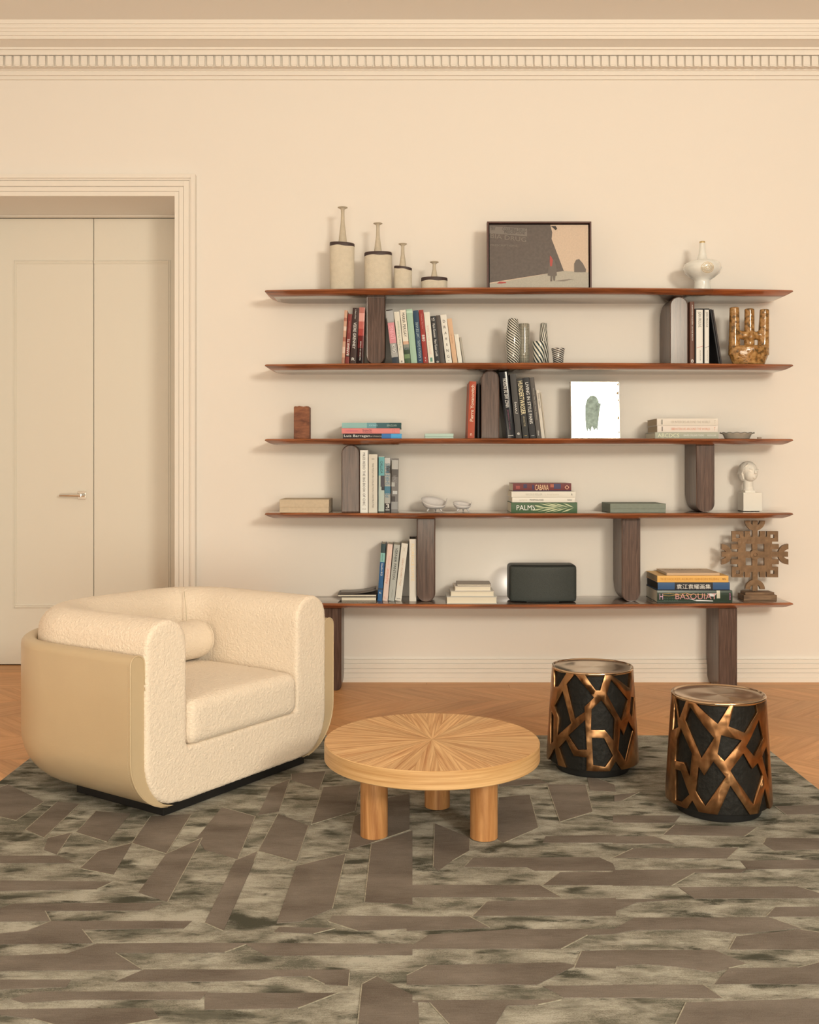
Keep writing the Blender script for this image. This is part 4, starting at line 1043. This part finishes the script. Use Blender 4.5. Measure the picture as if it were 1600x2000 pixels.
put_text('COLLECTOR', .22, .04, 'top', (.14, .17, (5.0*5.73/F)+.0006), (120, 84, 58), tn)

# ================================================================ DECOR
clay = mat('sand_clay', C(214, 190, 156), .9, bump=.6, bscale=220, var=.05, vscale=40)
neckm = mat('sand_glaze', C(200, 176, 142), .75, bump=.5, bscale=260, var=.06, vscale=60)
dkglaze = mat('brown_glaze', C(66, 46, 40), .5, bump=.4, bscale=200)
def bottle(x0, x1, ytl, ytr, ynt, xn0, xn1, xt0, xt1, xf0, xf1, label, D=5.80):
    xc = X((x0+x1)/2, D); hw_ = (x1-x0)/2*D/F; zb = ST[0]
    ztl, ztr = Z(ytl, D)-zb, Z(ytr, D)-zb
    root = empty('bottle_vase', (xc, D, zb+.0002)); tag(root, label, 'vase', 'sand coloured bottle vases')
    n = 40; dy = .62
    def body(z0f, z1f, r, mm, nm, inset=0):
        V = []; Fc = []
        lv = [(0.97, z0f, 0), (1.0, z0f, .004), (1.0, z1f, -.004), (.975, z1f, 0), (0.0, z1f, 0)]
        for rr, zf, o_ in lv:
            for i in range(n):
                a = 2*pi*i/n; u = cos(a)*rr
                V.append((r*u, r*dy*sin(a)*rr, zf(u)+o_))
        for l in range(len(lv)-1):
            for i in range(n):
                j = (i+1) % n; Fc.append((l*n+i, l*n+j, (l+1)*n+j, (l+1)*n+i))
        Fc.append(tuple(range(n-1, -1, -1)))
        o = link(nm, mesh_from(V, Fc), mm, root); autosmooth(o, 50); return o
    ztop = lambda u: (ztl+ztr)/2+(ztr-ztl)/2*u
    bh = .022 if hw_ > .06 else .017
    wob = lambda u: ztop(u)-bh*(1.0+.10*sin(5*u+hw_*90))
    body(lambda u: 0, lambda u: ztop(u)-bh*.5, hw_, clay, 'body')
    body(wob, ztop, hw_*1.012, dkglaze, 'glaze_band')
    nx = X((xn0+xn1)/2, D)-xc; rn0 = (xn1-xn0)/2*D/F; rn1 = (xt1-xt0)/2*D/F*.9; rf = (xf1-xf0)/2*D/F; zt = Z(ynt, D)-zb; z0 = ztop(nx/hw_)
    pr_ = [(rn0, z0-.004), (rn0*.96, z0+.01), (rn1*1.15, z0+(zt-z0)*.55), (rn1, z0+(zt-z0)*.82), (rn1*1.05, zt-.012), (rf*.8, zt-.005), (rf, zt-.0025), (rf*.96, zt), (rf*.6, zt-.003), (rn1*.6, zt-.012), (0, zt-.02)]
    autosmooth(MB().lathe(pr_, 28, c=(nx, 0, 0)).build('neck', neckm, root), 60)
    return root
bottle(644.4, 692.5, 473.5, 476.5, 405, 661, 678, 664.5, 672.4, 658, 677.4, 'tallest sand coloured bottle vase, leftmost on the top shelf')
bottle(712, 765.4, 494, 493.2, 436, 730.5, 746, 735.4, 742.6, 729.6, 747.5, 'broad sand coloured bottle vase, second tallest on the top shelf')
bottle(770, 804.7, 519.4, 524, 476, 780, 793.7, 782, 789, 777, 793.7, 'slender sand coloured bottle vase with slanting shoulder, third tallest on the top shelf')
bottle(823, 874, 542.6, 543.2, 511.5, 842, 854.8, 844.6, 851.4, 839, 856.7, 'squat sand coloured bottle vase, shortest on the top shelf')

# framed picture on the top shelf
Dq = 5.78
pic = empty('framed_picture', (X(1054, Dq), Dq, ST[0]+.0022), (radians(-2), 0, 0)); tag(pic, 'dark framed photograph of a shadowed wall and street, on the top shelf', 'picture')
pw = (1156.3-952)/2*Dq/F; ph = (ST[0] and (Z(432, Dq)-ST[0]))
fr = mat('frame_brown', C(84, 48, 38), .4)
f_ = MB(); b_ = .009
f_.box(-pw, -pw+b_, 0, .04, 0, ph).box(pw-b_, pw, 0, .04, 0, ph).box(-pw+b_, pw-b_, 0, .04, ph-b_, ph).box(-pw+b_, pw-b_, 0, .04, 0, b_)
f_.build('frame', fr, pic, bevel=.0008)
MB().box(-pw+b_, pw-b_, .034, .038, b_, ph-b_).build('backing', mat('frame_black', C(24, 20, 18), .6), pic)
iw = pw-b_-.006; i0, i1 = b_+.002, ph-b_-.006
def pp(u, v): return (-iw+2*iw*u, i0+(i1-i0)*(1-v))
PRN = [None]
def flat(name, pts, y, m, par):
    par = PRN[0] or par 
    q = [pp(*a) for a in pts]
    ar = sum(q[i][0]*q[(i+1) % len(q)][1]-q[(i+1) % len(q)][0]*q[i][1] for i in range(len(q)))
    if ar > 0: q = q[::-1]
    return MB().prism(q[::-1], y, y+.0004, axis='y').build(name, m, par)
PRN[0] = flat('print', [(0, 0), (1, 0), (1, 1), (0, 1)], .016, mat('print_light', C(206, 172, 138), .5, var=.06, vscale=120), pic)
flat('printed_pavement', [(0, .91), (.75, .71), (1, .735), (1, 1), (0, 1)], .0155, mat('print_pave', C(176, 158, 132), .5, var=.07, vscale=150), pic)
flat('printed_shadow', [(0, 0), (.615, 0), (.635, .12), (.628, .22), (.75, .71), (0, .89)], .0150, mat('print_dark', C(92, 76, 64), .5, var=.14, vscale=60), pic)
flat('printed_sign', [(.0, .02), (.38, .06), (.38, .18), (.0, .13)], .0145, mat('print_sign', C(122, 106, 90), .5), pic)
def ptext(s, u0, u1, v, h, col, y=.0139, sl=0):
    me = text_mesh(s, (u1-u0)*2*iw, h*(i1-i0))
    cx, cz = pp((u0+u1)/2, v)
    for v_ in me.vertices: v_.co = Vector((v_.co.x+cx, y, v_.co.y+cz-v_.co.x*sl))
    link('printed_lettering', me, mat('ink_%d_%d_%d' % col, C(*col), .6), PRN[0])
ptext('COLUMBIA DRUG', .13, .37, .075, .045, (66, 54, 46), sl=.06); ptext('PRESCRIPTIONS', .15, .36, .12, .045, (66, 54, 46), sl=.06)
ptext('BIA DRUG', .01, .37, .20, .07, (128, 110, 92), sl=.12); ptext('TRY', .01, .06, .06, .05, (66, 54, 46)); ptext('PRESCRIPTIONS', .01, .28, .32, .03, (126, 108, 92), sl=.02)
pf = mat('print_figure', C(104, 88, 74), .5)
flat('printed_figure', [(.600, .60), (.612, .55), (.63, .52), (.655, .55), (.67, .62), (.68, .78), (.665, .79), (.66, .86), (.645, .86), (.638, .79), (.633, .79), (.632, .87), (.612, .87), (.615, .79), (.585, .78)], .0135, pf, pic)
flat('printed_figure', [(.855, .73), (.855, .60), (.875, .54), (.905, .53), (.94, .59), (.975, .69), (.97, .73)], .0135, pf, pic)
flat('printed_figure', [(.62, .02), (.67, .02), (.685, .06), (.67, .085), (.645, .05)], .0135, mat('print_black', C(40, 32, 28), .5), pic)
rd = mat('print_red', C(176, 66, 54), .5)
flat('printed_red_mark', [(.07, .905), (.1, .875), (.16, .88), (.17, .895), (.12, .905)], .0135, rd, pic)
flat('printed_red_mark', [(.612, .64), (.608, .56), (.61, .48), (.618, .48), (.64, .54), (.63, .64)], .0130, rd, pic)
flat('printed_shadow', [(.66, .865), (.8, .835), (.85, .838), (.75, .87)], .0135, mat('print_sh2', C(134, 116, 96), .5), pic)

# white medallion vase
Dv = 5.80; s_ = Dv/F
v = empty('medallion_vase', (X(1372, Dv), Dv, ST[0]+.0002)); tag(v, 'white glazed long necked vase with a round gold medallion, on the top shelf', 'vase')
zt_ = lambda y: Z(y, Dv)-ST[0]
wg = mat('ivory_glaze', C(234, 218, 192), .18, coat=.5, var=.03, vscale=30)
pr_ = [(15.5*s_, 0), (16*s_, .004), (15*s_, zt_(552)), (16*s_, zt_(547)), (24*s_, zt_(542)), (33*s_, zt_(534)), (36.5*s_, zt_(524)), (34*s_, zt_(516)), (26*s_, zt_(511.5)), (14*s_, zt_(509.5)), (9.5*s_, zt_(507)), (7.5*s_, zt_(498)), (5.8*s_, zt_(485)), (5.2*s_, zt_(475)), (5.2*s_, zt_(472.5)), (4*s_, zt_(472)), (3.6*s_, zt_(476)), (0, zt_(480))]
MB().lathe(pr_, 48).build('body', wg, v, smooth=True)
gold = mat('gold_paint', C(200, 160, 96), .4, .3)
for r_ in (11.5, 9, 6.5, 3.5):
    MB().tube([(r_*s_*cos(a), -math.sqrt(max(0, (36.6*s_)**2-(r_*s_*cos(a))**2))*(1-.04*(sin(a)*r_/11)**2)-.0005, zt_(529)+r_*s_*sin(a)*.9) for a in [2*pi*i/28 for i in range(29)]], .0011, 6).build('medallion', gold, v, smooth=True)
MB().lathe([(5.35*s_, zt_(475)), (5.5*s_, zt_(473)), (5.3*s_, zt_(471.8)), (4.2*s_, zt_(471.8))], 24, caps=False).build('gold_lip', gold, v, smooth=True)

# striped glasses
def stripe_mat(name, n, twist, ca, cb, thr=0.0, net=False):
    m = bpy.data.materials.new(name); m.use_nodes = True; nt = m.node_tree; N = nt.nodes; L = nt.links
    p = N['Principled BSDF']; p.inputs['Roughness'].default_value = .15; p.inputs['Coat Weight'].default_value = .4
    tc = N.new('ShaderNodeTexCoord'); sp = N.new('ShaderNodeSeparateXYZ'); L.new(tc.outputs['Object'], sp.inputs[0])
    def M(op, a, b=None):
        q = N.new('ShaderNodeMath'); q.operation = op
        for i, vv in enumerate((a, b)):
            if vv is None: continue
            if isinstance(vv, (int, float)): q.inputs[i].default_value = vv
            else: L.new(vv, q.inputs[i])
        return q.outputs[0]
    at = M('ARCTAN2', sp.outputs[1], sp.outputs[0])
    def wave(tw): return M('SINE', M('ADD', M('MULTIPLY', at, n), M('MULTIPLY', sp.outputs[2], tw)))
    if net: g = M('MULTIPLY', wave(twist), wave(-twist))
    else: g = wave(twist)
    gt = M('MULTIPLY', M('SUBTRACT', g, thr), 4.0); gt2 = N.new('ShaderNodeClamp'); L.new(M('ADD', gt, .5), gt2.inputs[0])
    mx = N.new('ShaderNodeMix'); mx.data_type = 'RGBA'; L.new(gt2.outputs[0], mx.inputs[0]); mx.inputs[6].default_value = ca; mx.inputs[7].default_value = cb
    L.new(mx.outputs[2], p.inputs['Base Color']); return m
def glass(xc, D, prof, m, label, top_wave=0.0):
    o_ = MB(); pr = [((w_/2)*D/F, Z(y, D)-ST[1]-.0002) for w_, y in prof]
    pr[0] = (pr[0][0], 0.0)
    inner = [(max(.002, r-.003), z) for r, z in pr[::-1]][:-1]
    o_.lathe(pr+[(pr[-1][0]-.001, pr[-1][1]+.001)]+inner+[(0, .006)], 36)
    o = o_.build('striped_vase', m, smooth=True); o.location = (X(xc, D), D, ST[1]+.0002)
    if top_wave:
        zt = pr[-1][1]
        for v_ in o.data.vertices:
            if v_.co.z > zt*.96: v_.co.z += top_wave*sin(3*atan2(v_.co.y, v_.co.x)+1)
    tag(o, label, 'vase', 'striped art glass vases'); return o
bw, bk = C(226, 210, 180), C(36, 32, 30)
glass(1002.4, 5.76, [(22, 708), (25, 696), (28.6, 670), (28, 655), (23, 636), (19.5, 626), (19, 623.5)], stripe_mat('swirl_a', 11, 420, bk, bw), 'tallest black and white swirled glass vase on the second shelf', .0022)
glass(1023.4, 5.80, [(21, 708), (22, 690), (22.6, 665), (22, 640), (21.5, 633)], stripe_mat('net_b', 16, 620, C(60, 48, 38), C(206, 188, 154), .02, True), 'brown and cream netted glass cylinder behind the tallest swirled vase')
glass(1061.8, 5.82, [(22, 708), (20.5, 690), (17.5, 665), (14.5, 645), (13.2, 632)], stripe_mat('swirl_c', 13, 120, bk, bw), 'tapering glass vase with nearly upright black stripes', .0018)
glass(1052.8, 5.73, [(20.5, 708), (22.5, 695), (25, 674), (25, 667.5)], stripe_mat('swirl_d', 9, 190, C(36, 52, 52), bw, -.1), 'short broad glass vase with bold dark swirls, in front of the tapering one')
glass(1090.4, 5.75, [(19, 708), (21.5, 697), (25, 685), (27, 681)], stripe_mat('swirl_e', 7, 560, C(52, 44, 44), C(206, 188, 164)), 'small flared glass cup with thin dark swirls, right of the other striped glass')

# amber triple-neck vase
Da = 5.76; s_ = Da/F
def AZ(y): return Z(y, Da)-ST[1]
av = MB(); ax = 1462.5
def ac(px): return X(px, Da)-X(ax, Da)
# bowl
av.lathe([(0, .0), (29*s_, 0), (32*s_, .006), (36*s_, AZ(700)), (38*s_, AZ(694)), (39.5*s_, AZ(686)), (38.5*s_, AZ(679)), (30*s_, AZ(675.5)), (15*s_, AZ(675)), (0, AZ(675))], 40, sy=.55, caps=False)
def capsule(px0, y0, px1, y1, r0, r1, dy=0):
    av.tube([(ac(px0), dy, AZ(y0)), (ac((px0+px1)/2), dy, AZ((y0+y1)/2)), (ac(px1), dy, AZ(y1))], [r0*s_, (r0+r1)/2*s_, r1*s_], 20)
capsule(1434.5, 694, 1434.5, 600.8, 12, 9.3); capsule(1463.5, 690, 1464, 603.6, 10.5, 9.6); capsule(1490.5, 694, 1493.5, 604.8, 12, 9.1)
av.tube([(ac(1436), 0, AZ(652)), (ac(1450), 0, AZ(655)), (ac(1478), 0, AZ(656)), (ac(1492), 0, AZ(652))], 8.5*s_, 16)
av.ball((ac(1464), -.018, AZ(659)), (7.5*s_, 9*s_, 10*s_)); av.ball((ac(1469), -.03, AZ(693)), (9*s_, 8*s_, 9*s_)); 
ame = remesh(av, .0026, 16, .5)
am = bpy.data.materials.new('amber_glaze'); am.use_nodes = True; nt = am.node_tree; N = nt.nodes; L = nt.links; p = N['Principled BSDF']
p.inputs['Roughness'].default_value = .12; p.inputs['Coat Weight'].default_value = .8; p.inputs['Coat Roughness'].default_value = .05
tc = N.new('ShaderNodeTexCoord'); n_ = N.new('ShaderNodeTexNoise'); n_.inputs['Scale'].default_value = 55; n_.inputs['Detail'].default_value = 6; L.new(tc.outputs['Object'], n_.inputs['Vector'])
cr = N.new('ShaderNodeValToRGB'); e = cr.color_ramp.elements; e[0].position = .36; e[0].color = C(96, 68, 34); e[1].position = .70; e[1].color = C(190, 140, 80)
q = e.new(.48); q.color = C(156, 104, 50)
L.new(n_.outputs['Fac'], cr.inputs[0]); L.new(cr.outputs[0], p.inputs['Base Color'])
b = N.new('ShaderNodeBump'); b.inputs['Strength'].default_value = .5; b.inputs['Distance'].default_value = .006; n3 = N.new('ShaderNodeTexNoise'); n3.inputs['Scale'].default_value = 60; L.new(tc.outputs['Object'], n3.inputs['Vector']); L.new(n3.outputs['Fac'], b.inputs['Height']); L.new(b.outputs[0], p.inputs['Normal'])
avo = empty('amber_vase', (X(ax, Da), Da, ST[1]+.0005)); tag(avo, 'amber brown glazed vase with three finger like necks, right end of the second shelf', 'vase')
link('body', ame, am, avo, True)
for px, y, r in ((1434.5, 600.8, 9.5), (1464, 603.6, 9.8), (1493.5, 604.8, 9.3)):
    MB().lathe([(0, 0), (r*.72*s_, 0)], 20, c=(ac(px), 0, AZ(y)+.0006), caps=False).build('mouth_shade', mat('neck_shade', C(50, 30, 16), .6), avo)  # flat disc on each solid neck, the hollow's shade painted as dark colour

# wood block
Dw = 5.77
wb_ = MB(); x0, x1 = X(574, Dw), X(604.5, Dw); ht = Z(793.5, Dw)-ST[2]
top = [(0, ht-.004), (.006, ht), (.02, ht-.001), (.03, ht+.0015), (.045, ht-.001), (.055, ht-.0025), (.07, ht+.0005), (.082, ht-.0005), (x1-x0, ht-.005)]
wb_.prism([(0, 0), (x1-x0, 0)]+top[::-1], 0, .085, axis='y')
wbo = wb_.build('wooden_block', wood('block_wood', C(96, 46, 24), C(146, 84, 48), (14, 14, 40), rough=.6, bump=.6), bevel=.002)
wbo.location = (x0, Dw, ST[2]+.0003); tag(wbo, 'upright reddish brown wooden block with a worn top, left end of the third shelf', 'sculpture')

# mirrored cactus picture
Dm = 5.80
mp_ = empty('cactus_picture', (X(1164, Dm), Dm, ST[2]+.0024), (radians(-4.5), 0, radians(2.0))); tag(mp_, 'bright mirror like plate with a grey green cactus, standing on the third shelf', 'picture')
mw, mh = 48.2*Dm/F, Z(745, Dm)-ST[2]
MB().box(-mw, mw, 0, .022, 0, mh).build('tray', mat('thin_frame', C(190, 168, 136), .4), mp_)
MB().box(-mw+.003, mw-.003, -.0012, .0, .003, mh-.003).build('mirror_plate', mat('silver_plate', (.95, .95, .93, 1), .22, 1.0, bump=.02, bscale=20), mp_)
cact = [(-.038, .03), (-.046, .06), (-.048, .12), (-.046, .165), (-.036, .195), (-.018, .212), (.002, .214), (.018, .206), (.028, .188), (.031, .175), (.040, .176), (.040, .165), (.034, .14), (.030, .11), (.024, .07), (.020, .035), (.012, .05), (.0, .04), (-.01, .06), (-.02, .03), (-.03, .05)]
k_ = mh/.32
MB().prism([(a*k_-.010, (b*1.13)*k_) for a, b in cact][::-1], -.0018, -.0013, axis='y').build('cactus_print', mat('cactus_ink', C(150, 160, 140), .6, var=.35, vscale=40), mp_)
sp_ = MB()
for (a, b) in ((.0, .02), (.012, .10), (.002, .2), (.014, .24), (.004, .29)): sp_.prism([(mw-.012-a*.5, (b+.012)*k_), (mw-.004, b*k_+.004), (mw-.004, (b+.028)*k_), (mw-.009-a*.3, (b+.022)*k_)], -.0018, -.0013, axis='y')
sp_.build('tarnish', mat('tarnish', C(176, 140, 92), .6, var=.3, vscale=60), mp_)

# dish and small block on the third shelf
Dd = 5.76; s_ = Dd/F
dsh = empty('scalloped_dish', (X(1440, Dd), Dd, ST[2]+.0002)); tag(dsh, 'shallow grey dish with a dark scalloped rim, right of the pale books', 'dish')
V = []; Fc = []; n = 64
prf = [(.0, 0, 0), (22*s_, 0, 0), (24*s_, .002, 0), (28*s_, 9*s_, 0), (33*s_, 11*s_, 1), (32.4*s_, 12*s_, 1), (27*s_, 9.8*s_, 0), (22*s_, .006, 0), (0, .005, 0)]
for r, z, wv in prf:
    for i in range(n):
        a = 2*pi*i/n; zz = z+(.0022*cos(14*a) if wv else 0); V.append((r*cos(a), .7*r*sin(a), zz))
for l in range(len(prf)-1):
    for i in range(n):
        j = (i+1) % n; Fc.append((l*n+i, l*n+j, (l+1)*n+j, (l+1)*n+i))
dm = link('bowl', mesh_from(V, Fc), mat('dish_grey', C(178, 158, 132), .3), dsh, True)
MB().tube([(33*s_*cos(a), .7*33*s_*sin(a), 11.5*s_+.0022*cos(14*a)) for a in [2*pi*i/112 for i in range(113)]], .0016, 6).build('rim', mat('dish_rim', C(62, 66, 58), .3), dsh, smooth=True)
tb_ = MB().box(-.010, .010, -.008, .008, 0, .009).build('tiny_block', mat('tiny_block', C(160, 130, 104), .5), bevel=.001); tb_.location = (X(1483.5, 5.75), 5.75, ST[2]+.0002); tag(tb_, 'tiny square brown piece right of the scalloped dish', 'ornament')

# footed shell bowls
def shell_bowl(xc, D, w_, ytop, ymid, label, legs, flip):
    r = w_/2*D/F; z0 = ST[3]; root = empty('footed_bowl', (X(xc, D), D, z0+.0040)); tag(root, label, 'bowl', 'footed white bowls')
    n = 40; V = []; Fc = []; zl = .012 if r > .05 else .010; ht = Z(ytop, D)-z0; hm = Z(ymid, D)-z0
    rings = [(0.02, 0), (.36, .03), (.66, .14), (.86, .38), (.96, .72), (1.0, 1.0), (.97, 1.01), (.88, .74), (.70, .42), (.4, .16), (.02, .08)]
    for f, h in rings:
        for i in range(n):
            a = 2*pi*i/n; aa = (a+pi) % (2*pi)-pi; lift = max(.5+.5*cos(a-2.1), .85*math.exp(-(aa/.45)**2)); top = hm+(ht-hm)*lift**1.2
            V.append((r*f*cos(a), r*.8*f*sin(a), zl+(top-zl)*h))
    for l in range(len(rings)-1):
        for i in range(n):
            j = (i+1) % n; Fc.append((l*n+i, l*n+j, (l+1)*n+j, (l+1)*n+i))
    wm = mat('matt_white', C(214, 196, 176), .8, bump=.15, bscale=200)
    Fc.append(tuple(range(n-1, -1, -1))); Fc.append(tuple((len(rings)-1)*n+i for i in range(n)))
    link('bowl', mesh_from(V, Fc), wm, root, True)
    for lx, ly in legs: MB().tube([(lx*r*1.15, ly*r, 0), (lx*r, ly*r*.9, zl*.6), (lx*r*.8, ly*r*.7, zl+.008)], [.0035, .0045, .007], 10).build('foot', wm, root, smooth=True)
shell_bowl(848.6, 5.80, 51, 971, 988.5, 'larger white footed bowl with dipping rim on the fourth shelf', [(-.5, -.3), (.5, -.35), (.1, .5)], .3)
shell_bowl(903.3, 5.80, 36.4, 980, 989.5, 'smaller white footed bowl with dipping rim on the fourth shelf', [(-.5, -.3), (.6, -.3), (.1, .5)], .2)

# bust
Db = 5.86; s_ = Db/F
bu = empty('bust', (X(1463, Db), Db, ST[3]+.0006), (0, 0, 0)); tag(bu, 'small white plaster head on a square block, right end of the fourth shelf', 'sculpture')
pl = mat('plaster', C(236, 216, 188), .75)
bwd = 36*s_; zt1 = Z(962, Db)-ST[3]
bk_ = MB().box(-bwd/2, bwd/2, 0, bwd*.95, .004, zt1).build('block', pl, bu, bevel=.001); bk_.location = (X(1466, Db)-X(1463, Db), -.04, 0)
ft = MB()
for a, b in ((-.045, -.03), (.030, -.03), (-.045, .045), (.03, .045)): ft.box(a, a+.02, b, b+.012, 0, .0042)
ft.build('foot_pad', mat('black_base', C(22, 20, 18), .5), bu)
hd = MB(); zc = (Z(921, Db)-ST[3])  # head centre
hd.ball((-.004, .008, zc+.012), (.050, .060, .047)); hd.ball((.004, -.014, zc-.012), (.040, .042, .046)); hd.ball((.006, -.02, zc-.034), (.026, .028, .022))
hd.ball((-.030, .020, zc-.012), (.026, .042, .045)); 
hd.prism([(-.030, -.026), (.028, -.026), (.034, .03), (-.034, .03)], zt1-.001, zt1+.012)
hd.tube([(.0, .006, zt1), (-.002, .008, zt1+.03), (.0, .006, zc-.02)], [.034, .027, .027], 24)
hd.tube([(.016, -.052, zc+.010), (.018, -.058, zc-.004), (.019, -.060, zc-.012)], [.005, .0065, .008], 12)
hd.ball((.015, -.050, zc-.030), (.012, .007, .0035)); hd.ball((.015, -.048, zc-.036), (.010, .007, .0035))
hd.tube([(-.024, -.040, zc+.010), (-.010, -.052, zc+.015), (.004, -.054, zc+.010)], .0028, 8); hd.tube([(.026, -.053, zc+.010), (.034, -.048, zc+.014), (.042, -.034, zc+.010)], .0028, 8)
hd.ball((-.009, -.048, zc+.003), (.008, .006, .004)); hd.ball((.033, -.043, zc+.003), (.007, .006, .004))
hm_ = remesh(hd, .0018, 3, .5); link('head', hm_, pl, bu, True)
hr = MB()
for k in range(4):
    hr.tube([(-.012+.0-.004*k, -.052+.010*k, zc+.050-.002*k), (-.036-.003*k, -.030+.012*k, zc+.022), (-.045-.003*k, -.014+.012*k, zc-.012), (-.034-.002*k, -.010+.012*k, zc-.044)], [.002, .005, .006, .003], 8)
link('hair', remesh(hr, .0018, 3, .5), pl, bu, True)

# speaker
Ds = 5.715
spk = empty('speaker', (X(1061, Ds), Ds, ST[4]+.0003)); tag(spk, 'dark charcoal rounded wireless speaker with a fabric front on the lowest shelf', 'speaker')
sw, shh = (1127.4-994.8)*Ds/F, (1177-1103.4)*Ds/F
def curve_front(p_):
    k = 1-(p_.x/(sw/2))**2; p_.y -= .030*k*(1 if p_.y < .08 else 0)*(1-p_.y/.08 if p_.y < .08 else 0); return p_
link('body', rbox(sw, .15, shh-.004, .022, (24, 14, 12), lambda p_: curve_front(p_)+Vector((0, .002, .004))), mat('speaker_shell', C(40, 42, 38), .5), spk, True)
def grm():
    m = bpy.data.materials.new('speaker_grille'); m.use_nodes = True; nt = m.node_tree; N = nt.nodes; L = nt.links; p = N['Principled BSDF']
    p.inputs['Roughness'].default_value = .6
    tc = N.new('ShaderNodeTexCoord'); vo = N.new('ShaderNodeTexVoronoi'); vo.inputs['Scale'].default_value = 420; vo.inputs['Randomness'].default_value = 1
    L.new(tc.outputs['Object'], vo.inputs['Vector']); cr = N.new('ShaderNodeValToRGB'); e = cr.color_ramp.elements; e[0].color = C(28, 29, 25); e[1].color = C(54, 56, 48); e[0].position = .2; e[1].position = .5
    L.new(vo.outputs['Distance'], cr.inputs[0]); L.new(cr.outputs[0], p.inputs['Base Color']); return m
gr = rbox(sw-.010, .02, shh-.014, .0095, (24, 4, 12), lambda p_: Vector((p_.x, p_.y-.004-.030*(1-(p_.x/(sw/2))**2), p_.z+.007)))
link('grille', gr, grm(), spk, True)
MB().box(-.09, .09, .01, .12, 0, .0055).build('foot', mat('black_base', C(22, 20, 18), .5), spk)

# totem sculpture
Dt = 5.81; u_ = Dt/F/3.636
to_ = empty('totem_sculpture', (X(1478, Dt+.06), Dt+.05, ST[4]+.0002)); tag(to_, 'bronze coloured geometric cross shaped sculpture on a stepped wooden base', 'sculpture')
wdb = wood('totem_base', C(96, 66, 42), C(140, 102, 68), (8, 30, 60), rough=.6, bump=.5)
MB().box(-.094, .094, -.055, .055, 0, .030).build('base', wdb, to_, bevel=.001); MB().box(-.082, .082, -.046, .046, .030, .044).build('base_step', wdb, to_, bevel=.001)
bz = mat('totem_bronze', C(124, 90, 58), .42, .35, bump=.3, bscale=60, var=.25, vscale=30)
cz = Z(1082.5, Dt+.045)-ST[4]; cx = X(1474.7, Dt+.045)-X(1478, Dt+.06)
tm = MB(); hb = .008; nbx = [0]
def bx(x0, x1, y0, y1):
    nbx[0] += 1; h_ = hb+.00004*nbx[0]; tm.box(cx+x0*u_, cx+x1*u_, -h_, h_, cz+y0*u_, cz+y1*u_)
for a in ((-108,-67,-112,112), (67,108,-112,112), (-67,67,74,112), (-67,67,-112,-80), (-20,17,-80,74), (-67,-20,-25,20), (17,67,-25,20), (-84,84,112,126), (-84,84,-126,-112), (-122,-108,-90,90), (108,122,-90,90)): bx(*a)
for sx in (-1, 1):
    for sy in (-1, 1):
        def c_(a0, a1, b0, b1):
            bx(min(sx*a0, sx*a1), max(sx*a0, sx*a1), min(sy*b0, sy*b1), max(sy*b0, sy*b1))
        c_(84, 110, 90, 165); c_(137, 165, 90, 165); c_(110, 137, 90, 115); c_(110, 137, 141, 165)
        c_(34, 74, 125, 165); c_(120, 170, 36, 72)
bx(-18, 18, 125, 240); bx(-18, 18, -262, -125); bx(-238, -120, -18, 18); bx(120, 236, -18, 18)
def fork(ox_, oy_, ang, r1=72, r0=36):
    pts = []
    for k in range(13): a = pi+pi*k/12; pts.append((r1*cos(a), r1*sin(a)))
    for k in range(12, -1, -1): a = pi+pi*k/12; pts.append((r0*cos(a), r0*sin(a)))
    for i in range(12):
        q = [pts[i], pts[i+1], pts[24-i], pts[25-i]]
        q = [(cx+(ox_+x*cos(ang)-y*sin(ang))*u_, cz+(oy_+x*sin(ang)+y*cos(ang))*u_) for x, y in q]
        nbx[0] += 1; h_ = hb+.00004*nbx[0]; tm.prism(q[::-1], -h_, h_, axis='y')
fork(0, 240, 0); fork(-240, 0, pi/2, 74); fork(238, 0, -pi/2, 74); fork(0, -250, pi, 70)
tm.tube([(cx, -hb-.005, cz-2*u_), (cx, hb+.005, cz-2*u_)], 36*u_, 32)
tmo = tm.build('cross', bz, to_)
bmx = bmesh.new(); bmx.from_mesh(tmo.data); bmesh.ops.recalc_face_normals(bmx, faces=bmx.faces); bmx.to_mesh(tmo.data); bmx.free()
MB().tube([(cx+14*u_*cos(a), -hb-.006, cz-2*u_+14*u_*sin(a)) for a in [2*pi*i/20 for i in range(21)]], .0016, 6).build('hub_ring', bz, to_, smooth=True)
MB().tube([(cx, 0, .040), (cx, 0, cz-245*u_)], .003, 8).build('pin', mat('black_base', C(22, 20, 18), .5), to_)
